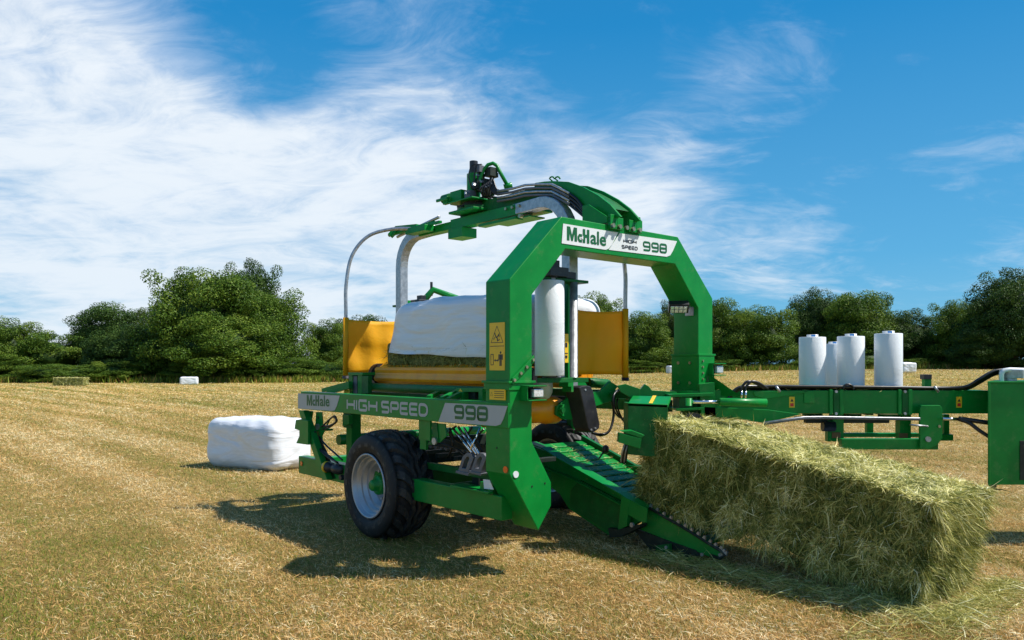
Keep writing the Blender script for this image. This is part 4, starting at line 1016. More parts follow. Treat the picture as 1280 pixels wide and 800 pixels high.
# ---- boom from the arch to the pivot ---------------------------------------------
mb = MB()
top = uv4((560, 190), 5.333, [(580, 205), (640, 196), (700, 193), (800, 198), (900, 233), (1000, 288), (1080, 350), (1150, 430)])
low = uv4((560, 190), 5.333, [(990, 470), (940, 410), (860, 350), (780, 306), (700, 290), (640, 292), (560, 306)])
def boom_plate(x):
    pts = [PX(u, v, 1.19) for u, v in top] + [V3((0, -.035, 2.99)), V3((0, -.035, 2.892)), V3((0, -.004, 2.892)), V3((0, -.004, 2.945)), V3((0, .22, 2.945))] + [PX(u, v, 1.19) for u, v in low[1:]]
    mb.prism([V3((x, p.y, p.z)) for p in pts], (.028, 0, 0), GREEND if False else GREEN)
boom_plate(1.19); boom_plate(1.45)
bl = [PX(u, v, 1.19) for u, v in top[:-1]]; bo = [PX(u, v, 1.19) for u, v in low[1:]]
inn = [V3((1.219, p.y, p.z - .03)) for p in bl] + [V3((1.219, p.y, p.z + .02)) for p in bo]
mb.prism(inn, (.23, 0, 0), GREEND)
mb.box(1.13, 1.19, -.03, .24, 2.945, 3.0); mb.box(1.13, 1.188, -.034, -.004, 2.892, 3.02); mb.box(1.22, 1.30, -.034, -.004, 2.892, 3.0)
mb.box(1.38, 1.448, -.034, -.004, 2.892, 3.0); mb.box(1.48, 1.56, -.034, -.004, 2.892, 3.01); mb.prism([(1.12, .0, 2.945), (1.12, .0, 3.0), (1.12, .22, 3.14), (1.12, .30, 3.14), (1.12, .30, 2.945)], (.015, 0, 0), GREEN)
mb.prism([(1.56, .0, 2.945), (1.56, .0, 3.05), (1.56, .3, 3.05), (1.56, .30, 2.945)], (.015, 0, 0), GREEN)
# straight box part to the pivot
p0 = PX(675, 236, 1.19)
mb.box(1.20, 1.47, p0.y - .12, 2.25, p0.z - .10, p0.z + .03, GREEND)
boom = mb.build('arm_boom', M_, .004)
mb = MB()
for x_ in (1.15, 1.24, 1.33, 1.42, 1.51): mb.cyl((x_, -.035, 2.918), NY, .020, .022, BRASS, 8)
mb.build('boom_bolt', boom)
mb = MB()
for k in range(2): mb.tube([PX(690 + k * 7, 226, 1.3)] + [PX(690 + k * 7 + 3 * math.cos(a), 224.5 + 2.6 * math.sin(a) - 1, 1.3) for a in [math.pi + i * math.pi / 4 for i in range(5)]] , .008, GREEN)
mb.build('lifting_eye', boom)
mb = MB()
for k in range(4):
    dv = k * 4.2; mat = CHROME if k in (0, 2) else DARK
    pts = [(622, 239 + dv), (640, 236 + dv), (656, 231.5 + dv * 1.05), (672, 230.5 + dv * 1.05), (690, 230.6 + dv * 1.05), (700, 235.5 + dv * 1.08), (712, 242 + dv * 1.1)]
    mb.tube([PX(u, v, 1.165 - .004 * k) for u, v in pts], .013, GREYPL if k % 2 else STEEL, 8)
    cable([PX(712, 242 + dv * 1.1, 1.165), PX(722, 250 + dv * 1.1, 1.165), PX(730 + k, 262 + dv * .9, 1.165), PX(734 + k, 272 + dv * .5, 1.17)], .014)
mb.build('hydraulic_line', boom)
# pivot head
hd_ = MB(); mb = hd_
zc_ = ZA
mb.cyl((CX + .02, CY, zc_ + .10), (0, 0, 1), .20, .035, GREEND, 24); mb.cyl((CX + .02, CY, zc_ + .135), (0, 0, 1), .15, .06, DARK, 20)
mb.box(CX - .20, CX + .18, CY - .22, CY + .20, zc_ + .185, zc_ + .20)
mb.box(CX - .13, CX + .01, CY + .06, CY + .26, zc_ + .19, zc_ + .33); mb.box(CX - .17, CX - .13, CY + .26, CY + .34, zc_ + .20, zc_ + .28); mb.cyl((CX - .1, CY + .3, zc_ + .28), (0, 1, 0), .05, .12, GREEND, 12)
mb.cyl((CX - .02, CY - .02, zc_ + .19), (0, 0, 1), .075, .30, GREEN, 16); mb.cyl((CX - .02, CY - .02, zc_ + .49), (0, 0, 1), .045, .14, BLACK, 12)
mb.box(CX - .22, CX - .2, CY + .2, CY + .4, zc_ + .23, zc_ + .26)
pv = mb.build('pivot_head', M_, .003)
mb = MB()
D0 = 8.2
mb.tube([PD(600, 236, D0), PD(600, 224, D0), PD(604, 213, D0), PD(610, 206, D0), PD(616, 204, D0), PD(621, 207, D0), PD(626, 217, D0), PD(635, 233, D0)], .020, GREEN, 8)
mb.tube([PD(630, 234, D0), PD(640, 231, D0)], .03, GREEN, 6)
mb.build('hose_guard', pv)
mb = MB()
for (pts, r) in (([(590, 236), (586, 222), (588, 210), (592, 206), (597, 206)], .009), ([(594, 238), (593, 222), (595, 208), (600, 206), (604, 210)], .012), ([(598, 240), (598, 214), (602, 205)], .014), ([(612, 238), (612, 226), (617, 215), (623, 213)], .011), ([(616, 238), (613, 225), (620, 214), (624, 212)], .011), ([(622, 213), (616, 226), (620, 236), (632, 240)], .010), ([(588, 244), (600, 250), (612, 244), (620, 240)], .016), ([(596, 236), (608, 244), (620, 247), (630, 246)], .015), ([(594, 252), (606, 246), (618, 251), (632, 250)], .015)):
    cable([PD(u, v, D0) for u, v in pts], r * .85)
mb.box(*(lambda c: (c.x - .04, c.x + .05, c.y - .05, c.y + .05, c.z - .04, c.z + .05))(PD(613, 216, D0)), DARK)
mb.box(*(lambda c: (c.x - .03, c.x + .03, c.y - .03, c.y + .03, c.z - .03, c.z + .04))(PD(600, 212, D0)), GREYPL)
for (u, v, s_) in ((598, 232, .05), (606, 228, .04), (618, 219, .03), (588, 243, .045), (610, 240, .05), (601, 220, .03)):
    c_ = PD(u, v, D0 + .03); mb.box(c_.x - s_, c_.x + s_, c_.y - s_, c_.y + s_, c_.z - s_ * .8, c_.z + s_ * .8, DARK if u % 4 else GREYPL); mb.cyl(c_ + V3((-s_, -s_ * .4, 0)), (-1, 0, 0), s_ * .35, .04, STEEL, 8)
for k in range(5): cable([PD(604 + 2 * k, 246, D0 - .05), PD(600 + 3 * k, 236 - k, D0 - .08), PD(608 + 2 * k, 232 - 2 * k, D0 - .05), PD(618 + k, 242 - k, D0 - .1), PD(628 + 2 * k, 243 - k, D0 - .1)], .010)
mb.tube([PD(571, 258, D0), PD(580, 257.5, D0)], .012, DARK)
mb.build('hydraulic_line', pv)
# ---- loading ramp ------------------------------------------------------------------
XR = 1.60
mb = MB()
def rp(pts, x, th, mat): mb.prism([PX(u, v, x) for u, v in pts], (th, 0, 0), mat)
rp([(662, 556), (700, 572), (780, 618), (808, 637), (800, 652), (770, 671), (765, 672), (711, 636), (700, 618), (684, 605), (664, 575)], XR + .02, .05, GREEN)
rp([(713, 613), (724, 600), (790, 634), (784, 660), (768, 670), (712, 634)], XR - .012, .03, GREEND)
rp([(806, 634), (813, 634), (868, 668), (902, 690), (906, 695), (902, 699), (888, 697), (872, 690), (800, 662)], XR + .04, .04, GREEN)
rp([(790, 660), (870, 688), (872, 697), (845, 700), (822, 699), (800, 672)], XR + .03, .05, DARK)
sp = mb.build('ramp_side_plate', M_, .004)
mb = MB()
def flange(pts, x0, x1, th=.012, mat=GREEN):
    for (a, b_) in zip(pts[:-1], pts[1:]):
        p = PX(*a, XR); q_ = PX(*b_, XR); d = (q_ - p).normalized(); n_ = V3((1, 0, 0)).cross(d); n_ = n_ if n_.z > 0 else -n_
        P = [V3((x0, p.y, p.z)), V3((x1, p.y, p.z)), V3((x1, q_.y, q_.z)), V3((x0, q_.y, q_.z))]; mb.prism(P, n_ * th, mat)
flange([(664, 553.5), (682, 560), (700, 571.5), (780, 617), (809, 635.5)], XR - .07, XR + .07)
flange([(676, 582), (720, 600), (785, 634)], XR - .045, XR + .02, .010)
# end bracket
rp([(777, 619), (809, 636), (808, 653), (800, 652), (779, 640)], XR - .07, .012, GREEN)
rp([(777, 620), (787, 625), (783, 658), (772, 663)], XR - .075, .05, GREEN)
rp([(760, 660), (772, 662), (800, 655), (800, 659), (775, 671), (762, 672)], XR - .08, .1, DARK)
mb.cyl(PX(791, 656, XR - .08), NX, .022, .02, STEEL, 8)
rp([(820, 682), (836, 680), (838, 702), (819, 700)], XR - .03, .04, GREEND)
for u, v in ((833, 684), (833, 692), (878, 693)): mb.cyl(PX(u, v, XR - .03), NX, .015, .012, STEEL, 8)
mb.tube([PX(836, 697, XR - .03), PX(850, 702, XR - .03), PX(866, 698, XR - .03)], .008, GREEN)
mb.build('ramp_flange', sp, .002)
mb = MB()   # toothed feed chain on the toe
pth = [(812, 635), (830, 646), (850, 657), (868, 668), (885, 679), (900, 688), (906, 694), (900, 698), (888, 694)]
pp = [PX(u, v, XR + .03) for u, v in pth]
mb.tube(pp, .014, DARK, 6)
for k in range(16):
    s_ = k / 15 * (len(pp) - 2.2); i = int(s_); p = pp[i].lerp(pp[i + 1], s_ - i); d = (pp[i + 1] - pp[i]).normalized(); n_ = V3((0, -d.z, d.y)); n_ = n_ if n_.z > 0 else -n_
    mb.prism([p - d * .018, p + d * .018, p + d * .008 + n_ * .038, p - d * .006 + n_ * .038], (.02, 0, 0), STEEL)
mb.tube([PX(897, 684, XR + .06), PX(905, 690, XR + .06), PX(905, 697, XR + .06), PX(896, 699, XR + .06)], .016, CHROME, 8)
mb.build('feed_chain', M_)
# slatted bed between the side plates
mb = MB(); a = PX(700, 573, XR + .07); b_ = PX(806, 637, XR + .07)
dirv = (b_ - a).normalized(); nv = V3((1, 0, 0)).cross(dirv); nv = nv if nv.z > 0 else -nv; Lb = (b_ - a).length
back_ = a - dirv * .42
x1_ = 2.42
for k in range(24):
    p = back_ + dirv * (k * .125) - nv * .06
    if p.z < .12: break
    P = [p, p + dirv * .10, p + dirv * .10 + nv * .028, p + dirv * .09 + nv * .036, p + dirv * .008 + nv * .036, p + nv * .028]
    mb.prism(P, (x1_ - XR - .07, 0, 0), GREEN)
p = back_ - nv * .10; q_ = back_ + dirv * 2.0 - nv * .10
mb.prism([p, q_, q_ - nv * .02, p - nv * .02], (x1_ - XR - .07, 0, 0), DARK)
mb.build('ramp_slat_bed', M_, .003)
mb = MB(); mb.prism([(x1_, p.y, p.z - .04), (x1_, q_.y, q_.z - .04), (x1_, q_.y, q_.z + .13), (x1_, p.y, p.z + .13)], (.05, 0, 0), GREEND); mb.build('ramp_side_plate', M_, .004)
# ramp lift arm under the arch, hidden black works
mb = MB(); mb.box(.30, 1.0, .90, 1.0, .46, .58, DARK)
mb.build('ramp_lift_arm', M_, .004)
# ---- turret at the foot of the right arch leg --------------------------------------
def wbox(mb, u0, u1, v0, v1, D, dep, mat=GREEN, back=False):
    """box aligned with the drawbar (world x); front face at depth D"""
    x0 = (u0 - CU) / FPX * D; x1 = (u1 - CU) / FPX * D; z1 = EYE + (CV - v0) / FPX * D; z0 = EYE + (CV - v1) / FPX * D
    c = [(x0, D), (x1, D), (x1, D + dep), (x0, D + dep)]
    vs = [W2L((x, y, z)) for z in (z0, z1) for x, y in c]
    mb.add(vs, [(3, 2, 1, 0), (4, 5, 6, 7), (0, 1, 5, 4), (1, 2, 6, 5), (2, 3, 7, 6), (3, 0, 4, 7)], mat)
def wprism(mb, pts, D, dep, mat=GREEN): mb.prism([PD(u, v, D) for u, v in pts], MRi.to_3x3() @ V3((0, dep, 0)), mat)
mb = MB()
c7 = L2W((2.57, .15, 0)); Dt = c7.y
mb.prism([(2.44, -.015, 1.44), (2.70, -.015, 1.44), (2.70, -.015, 1.79), (2.44, -.015, 1.79)], (0, .335, 0), GREEN)
for a_ in ((.06, 1.52), (.20, 1.52), (.06, 1.72), (.20, 1.72)): mb.cyl((2.44, a_[0] + .03, a_[1]), NX, .015, .012, BRASS, 8)
for k in range(5): mb.cyl((2.50 + .0 * k, -.016, 1.74 - k * .06), NY, .011, .01, BRASS, 8)
wc = V3((2.58, .12, 0))
mb.cyl(wc + V3((.0, 0, 1.40)), (0, 0, 1), .26, .045, GREEN, 28); mb.cyl(wc + V3((0, 0, 1.12)), (0, 0, 1), .16, .28, GREEN, 24)
mb.prism([(2.58, -.40, 1.40), (2.58, -.13, 1.40), (2.58, -.03, 1.62), (2.58, -.03, 1.40)], (.02, 0, 0), GREEN)
wprism(mb, [(836, 493), (893, 491), (893, 495), (836, 496.5)], 7.45, .5)
wprism(mb, [(845, 511), (880, 509), (880, 512), (846, 514)], 7.45, .4)
wprism(mb, [(849, 496), (866, 496), (866, 511), (849, 511)], 7.5, .3, GREEND); wprism(mb, [(874, 480), (893, 478), (896, 540), (878, 540)], 7.55, .3)
mb.build('turret', M_, .004); mb = MB()
wprism(mb, [(800, 487), (806, 480), (811, 483), (815, 488), (846, 490), (846, 497), (800, 495)], 7.62, .05)
wprism(mb, [(772, 482), (782, 480), (800, 486), (800, 497), (790, 498), (776, 490)], 7.4, .04)
mb.build('lug_plate', M_, .003); mb = MB()
mb.cyl(PD(866, 530, 7.4), W2L((0, -1, 0)) - W2L((0, 0, 0)), .11, .05, BLACK, 20)
mb.build('guide_wheel', M_, .004)
mb = MB()
wprism(mb, [(785, 504), (835, 506), (835, 560), (825, 572), (785, 568)], 7.05, .28, GREEND)
D = 7.05; P = [W2L(((u - CU) / FPX * d_, d_, EYE + (CV - v) / FPX * d_)) for u, v, d_ in ((785, 503.6, 7.05), (835, 505.6, 7.05), (839, 495.5, 7.33), (791, 494.5, 7.33))]
mb.prism(P, (0, 0, -.03), GREEN)
gc = mb.build('gearbox_cover', M_, .004)
mb = MB(); P = [W2L(((u - CU) / FPX * d_, d_, EYE + (CV - v) / FPX * d_ + .003)) for u, v, d_ in ((811, 504.4, 7.06), (815.5, 504.6, 7.06), (820.5, 495, 7.32), (816, 495, 7.32))]
mb.prism(P, (0, 0, .002), YELLOW); mb.build('yellow_stripe', gc)
mb = MB(); wprism(mb, [(774, 541), (802, 548), (800, 561), (773, 553)], 6.9, .10, GREEN); wprism(mb, [(776, 539), (790, 538), (806, 544), (802, 548)], 6.9, .12, GREEN); mb.build('drive_guard', M_, .004)
mb = MB()
for k in range(4): cable([PD(781 + 2 * k, 555, 7.1), PD(778 + 2 * k, 565, 7.1), PD(776 + 2 * k, 578, 7.15)], .009, HOSE if k % 2 else STEEL)
mb.build('hydraulic_line', M_)
# ---- drawbar (runs along world x) ----------------------------------------------------
DT = 7.6
mb = MB()
wbox(mb, 884, 1236, 488, 517, DT, .22)
wprism(mb, [(880, 508), (960, 512), (1002, 517.8), (955, 529), (925, 524), (880, 520)], DT - .05, .22, GREEN)
wbox(mb, 1037, 1041, 487, 518.5, DT - .02, .02); wbox(mb, 1050, 1054.5, 487, 518.5, DT - .02, .02); wbox(mb, 1042, 1050, 488, 519, DT - .012, .010, GREEND)
wbox(mb, 1123, 1127, 487, 518.5, DT - .02, .02); wbox(mb, 1136, 1140.5, 487, 518.5, DT - .02, .02); wbox(mb, 1128, 1136, 488, 519, DT - .012, .010, GREEND)
wprism(mb, [(941, 489), (1010, 488), (1010, 490), (985, 495), (957, 499), (943, 495)], DT - .012, .01)
wbox(mb, 1005, 1018, 488.5, 504, DT - .012, .010, GREEN)
db = mb.build('drawbar', M_, .006)
mb = MB()
for u in (1045, 1131):
    for v in (489.5, 517): mb.cyl(PD(u, v, DT - .014), W2L((0, -1, 0)) - W2L((0, 0, 0)), .014, .012, STEEL, 8)
mb.build('clamp_bolt', db)
for u in (986.6, 1195.5):
    mb = MB(); wbox(mb, u, u + 6.8, 496, 509.5, DT - .004, .0035, YELLOW); wbox(mb, u + 1.3, u + 5.5, 504, 508, DT - .0052, .001, REDS)
    P = [PD(u + 1.5, 502, DT - .005), PD(u + 5.3, 502, DT - .005), PD(u + 3.4, 498, DT - .005)]; mb.add(P, [(0, 1, 2)], LETBLACK); mb.build('warning_sticker', db)
mb = MB()   # hydraulic steering ram
dx = W2L((1, 0, 0)) - W2L((0, 0, 0))
mb.tube([PD(862, 502.4, 7.3), PD(902, 502.4, 7.3)], .017, CHROME, 14)
mb.build('ram_rod', M_)
mb = MB(); mb.tube([PD(899, 502.4, 7.3), PD(900, 502.4, 7.3), PD(958, 503.4, 7.3)], [.03, .038, .038], GREEN, 16)
mb.cyl(PD(861, 502.4, 7.3) + V3((0, 0, -.035)), (0, 0, 1), .03, .07, GREEN, 14)
mb.build('steering_ram', M_)
mb = MB()   # stand frame under the drawbar
wbox(mb, 1008, 1112, 524, 529, 7.75, .08, DARK); wbox(mb, 1041, 1055, 518, 552, 7.72, .10); wbox(mb, 1125, 1139, 518, 552, 7.72, .10)
wbox(mb, 1052, 1173, 548.5, 562, 7.55, .08); wbox(mb, 1052, 1150, 541.5, 546.5, 7.9, .08); wbox(mb, 1180, 1187, 518, 545, 7.8, .08); wbox(mb, 1170, 1192, 543, 551, 7.75, .10)
wbox(mb, 1084, 1092, 520, 545, 8.2, .06); wbox(mb, 1035, 1042, 526, 552, 7.72, .08)
wprism(mb, [(1152, 506.5), (1175, 506.5), (1178, 510), (1178, 548), (1172, 556), (1162, 561.5), (1150, 561.5), (1150, 510)], 7.5, .03)
st = mb.build('stand_frame', M_, .005)
mb = MB(); wbox(mb, 1040, 1051, 540.5, 547.5, 7.712, .006, simple('brown_rubber', (.16, .09, .03), .7)); wbox(mb, 1124, 1135, 541.5, 549, 7.712, .006, bpy.data.materials['brown_rubber']); mb.build('rubber_pad', st, .002)
mb = MB(); mb.cyl(PD(1159.5, 549, 7.49), W2L((0, -1, 0)) - W2L((0, 0, 0)), .026, .02, STEEL, 12); mb.cyl(PD(1174, 533, 7.49), W2L((0, -1, 0)) - W2L((0, 0, 0)), .014, .01, BRASS, 8)
mb.cyl(PD(1028, 533, 7.7), dx, .05, .12, BLACK, 14); mb.build('pivot_pin', st)
mb = MB()
for k in range(2):
    mb.tube([PD(954, 528.5 + k * 1.8, 7.35), PD(1005, 521.5 + k * 1.5, 7.42), PD(1030, 521.2 + k * 1.5, 7.45), PD(1148, 523 + k * 1.5, 7.45), PD(1150, 523 + k * 1.5, 7.45)], .010, STEEL if k == 0 else GREYPL, 8)
mb.tube([PD(1178, 523.5, 7.45), PD(1198, 524, 7.45)], .016, CHROME, 8); mb.tube([PD(1138, 531, 7.5), PD(1160, 533, 7.5)], .010, STEEL, 6)
cable([PD(1198, 524, 7.45), PD(1212, 529, 7.4), PD(1224, 538, 7.35), PD(1238, 547, 7.3)], .018); cable([PD(1198, 523, 7.45), PD(1218, 526, 7.4), PD(1240, 529, 7.35)], .022)
mb.build('hydraulic_line', db)
mb = MB()
for k in range(5):
    dv = k * 1.1; dd = .03 * k
    cable([PD(908 + k * 2, 505, 7.55 + dd), PD(913 + k, 494, 7.55 + dd), PD(925 + k * 2, 484 + dv * .5, 7.55 + dd), PD(950, 483 + dv, 7.6 + dd), PD(1000, 483 + dv, 7.6 + dd), PD(1100, 484 + dv, 7.6 + dd), PD(1180, 485 + dv, 7.6 + dd), PD(1208, 483 + dv * .7, 7.55 + dd), PD(1224, 474 + dv, 7.5 + dd), PD(1242, 464 + dv, 7.5 + dd), PD(1262, 461.5 + dv * .5, 7.5 + dd)], .016)
for k in range(2): cable([PD(927 + 5 * k, 498, 7.5), PD(927 + 5 * k, 486, 7.5), PD(933 + 5 * k, 477.5, 7.5), PD(942 + 5 * k, 478, 7.52), PD(956 + 4 * k, 486, 7.55)], .013)
for k in range(2): mb.tube([PD(927 + 5 * k, 498, 7.5), PD(927 + 5 * k, 489, 7.5)], .014, CHROME, 8)
for u in (970, 1168): mb.tube([PD(u, 483, 7.56), PD(u + 5, 490, 7.56)], .014, STEEL, 6)
mb.build('hose_bundle', db)
mb = MB(); cable([PD(1054, 486, 7.58), PD(1056, 481.5, 7.58), PD(1061, 480.5, 7.58), PD(1066, 483, 7.58), PD(1067, 487, 7.58)], .010); mb.build('hose_loop', db)
mb = MB(); wbox(mb, 1156, 1164.5, 474, 487, 7.7, .06); wbox(mb, 1155, 1165, 468, 474, 7.69, .08, BLACK); mb.build('stub_post', db, .003)
# film carrier pegs
mb = MB()
ROLLS = [(1015.5, 421.5, 7.95, 'leftmost of the tall white film rolls standing on the drawbar rack'), (1042, 430, 9.0, 'partly hidden white film roll between and behind the two left film rolls'),
         (1063.5, 420.5, 7.9, 'white film roll with a blue tag, third from the left on the drawbar rack'), (1110.5, 417, 7.8, 'rightmost and tallest looking white film roll standing on the drawbar rack')]
for (u, v, D, lb) in ROLLS:
    p = PD(u, 500, D); p.z = 1.18; mb.cyl(p, (0, 0, 1), .10, .02, GREEND, 16); mb.cyl(p, (0, 0, 1), .035, .12, GREEND, 10)
wbox(mb, 995, 1130, 521, 525, 7.82, .06, GREEND); wbox(mb, 1036, 1046, 513, 517, 7.8, 1.3, GREEND); wbox(mb, 1084, 1092, 516, 519, 7.8, 1.1, GREEND)
mb.build('film_carrier', M_, .003)
# green tank at the end of the drawbar
mb = MB()
D = 7.25
def tankbox(x0, x1, y0, y1, z0, z1, sk):
    mb.prism([W2L(p) for p in ((x0, y0, z0), (x1, y0, z0), (x1 - sk * .2, y1, z0), (x0 + sk, y1, z0))], (0, 0, z1 - z0), GREEN)
xa = (1236 - CU) / FPX * D; za = EYE + (CV - 606) / FPX * D; zb = EYE + (CV - 479) / FPX * D
tankbox(xa, xa + 1.25, D, D + .6, za, zb, .46); tankbox(xa - .02, xa + 1.27, D - .012, D + .612, zb, zb + .018, .46); tankbox(xa - .012, xa + .012, D - .012, D - .001, za - .01, zb, 0)
wbox(mb, 1275, 1380, 551, 600, D - .008, .006, DARK)
tk = mb.build('oil_tank', M_, .005)
mb = MB()
for u in (1240, 1392): wbox(mb, u, u + 6, 606, 612, D + .05, .05, BLACK)
mb.cyl(PD(1262, 476, 7.45), (0, 0, 1), .06, .05, STEEL, 16); mb.box(*(lambda c: (c.x - .1, c.x + .16, c.y - .1, c.y + .1, c.z - .02, c.z + .06))(PD(1268, 470, 7.45)), STEEL)
mb.tube([PD(1252, 479, 7.4), PD(1252, 467, 7.4), PD(1255, 463, 7.4), PD(1262, 462, 7.4), PD(1290, 463, 7.4)], .022, WHITEPAINT, 10)
mb.build('tank_fitting', tk, .003)
mb = MB(); wbox(mb, 1404, 1760, 492, 520, 7.5, .2); p = PD(1404, 560, 7.5); mb.build('drawbar_tongue', M_, .006)
# ---- things carried by the machine ---------------------------------------------------
def film_roll(p, h, r, label, group, tagcol=True, name='film_roll'):
    e = empty(name, p, R(-100)); tag(e, label, 'film roll', group)
    mb = MB(); n = 40; prof = [(.038, .0), (r - .004, .0), (r, .004), (r, h * .3), (r * 1.004, h * .5), (r, h - .004), (r - .004, h), (.056, h - .002)]
    mb.lathe(prof, (0, 0, 0), (0, 0, 1), FILMR, n); mb.build('film', e)
    mb = MB(); mb.lathe([(.030, -.02), (.056, -.02), (.056, h + .026), (.048, h + .026), (.048, h * .9)], (0, 0, 0), (0, 0, 1), WHITEPAINT, 20)
    if tagcol: mb.box(.050, .0575, -.022, .022, h + .004, h + .024, PEG)
    mb.build('cardboard_core', e)
    return e
FILMR = newmat('rolled_film')[0]; b = FILMR.node_tree.nodes['Principled BSDF']; t = FILMR.node_tree; setb(b, (.70, .73, .75), .3, 0, .5)
o = nd(t, 'ShaderNodeTexCoord').outputs['Object']; f = noisen(t, o, 3.5, 8, .75, 1.8, (1, 1, 1.4))
c = mixc(t, sstep(t, f, .56, .72), (.74, .76, .77), (.58, .61, .62)); f2 = noisen(t, o, 9, 8, .8, 3)
c = mixc(t, mth(t, 'MULTIPLY', sstep(t, f2, .60, .66), .5), c, (.42, .44, .43)); t.links.new(c, b.inputs['Base Color']); bump(t, b, f, .4, .02)
RGp = 'spare film rolls on the drawbar rack'
for (u, v, D, lb) in ROLLS:
    x = (u - CU) / FPX * D; top_ = EYE + (CV - v) / FPX * D; film_roll((x, D, 1.205), top_ - 1.205, .131, lb, RGp)
w = L2W((.685, .27, 1.605)); film_roll(w, .82, .128, 'white film roll mounted upright in the wrapping arm, seen through the arch', 'film rolls in the dispensers', False)
w = L2W((2 * CX - .685, 2 * CY - .27, 1.605)); film_roll(w, .82, .128, 'film roll in the far dispenser, hidden behind the bale being wrapped', 'film rolls in the dispensers', False)
# bale being wrapped on the table
def sagf(p):
    # film pulled tight: the left end slants in towards the top, top edge rounded
    q_ = V3(p); h_ = (q_.z + .36) / .72
    if q_.y > 0: q_.y -= max(0, h_) ** 1.3 * .24 * (q_.y / 1.1)
    q_.z -= .02 * abs(q_.y) ** 2
    return q_
V, F_ = rounded_block(1.22, 2.2, .70, 0, 0, 0, .14, .02, 9, sagf)
e = empty('half_wrapped_bale', L2W((1.22, 1.78, 1.69)), MA); tag(e, 'bale half wrapped in white film lying on the orange rollers of the machine', 'bale')
lo = V[:, 2] < .10 + .05 * (V[:, 1] + 1.1) / 2.2 * 0 + .03 * V[:, 1]
cent = V[F_].mean(1); mask = cent[:, 2] > (.135 + .004 * cent[:, 1])
Vf = V * np.array([1.012, 1.012, 1.0]); cutz = .058 + .042 * (Vf[:, 1] + 1.1) + .006 * np.sin(Vf[:, 1] * 7); bel = Vf[:, 2] < cutz; mask = ~bel[F_].all(1); Vf[:, 2] = np.maximum(Vf[:, 2], cutz)
npmesh('film_cover', Vf, F4=F_[mask], mats=[FILM], smooth=True, parent=e)
Vh, q, tr, f_, rs, P = strands(9000, 1.18, 2.14, .17, 31, (.05, .14), (.003, .006), .1)
n = len(Vh); ti = np.clip(rs.normal(.30, .2, len(P)), 0, 1)
V2, F2 = rounded_block(1.17, 2.14, .26, 0, 0, 0, .05, .012, 4)
o_ = npmesh('pressed_hay', np.concatenate([Vh, V2]), F3=tr, F4=np.concatenate([q, F2 + n]), tint=np.concatenate([ti, np.full(len(F2), .2), ti]), mats=[HAYS, HAYB], parent=e)
mi = np.zeros(len(q) + len(F2) + len(tr), np.int32); mi[len(q):len(q) + len(F2)] = 1; o_.data.polygons.foreach_set('material_index', mi)

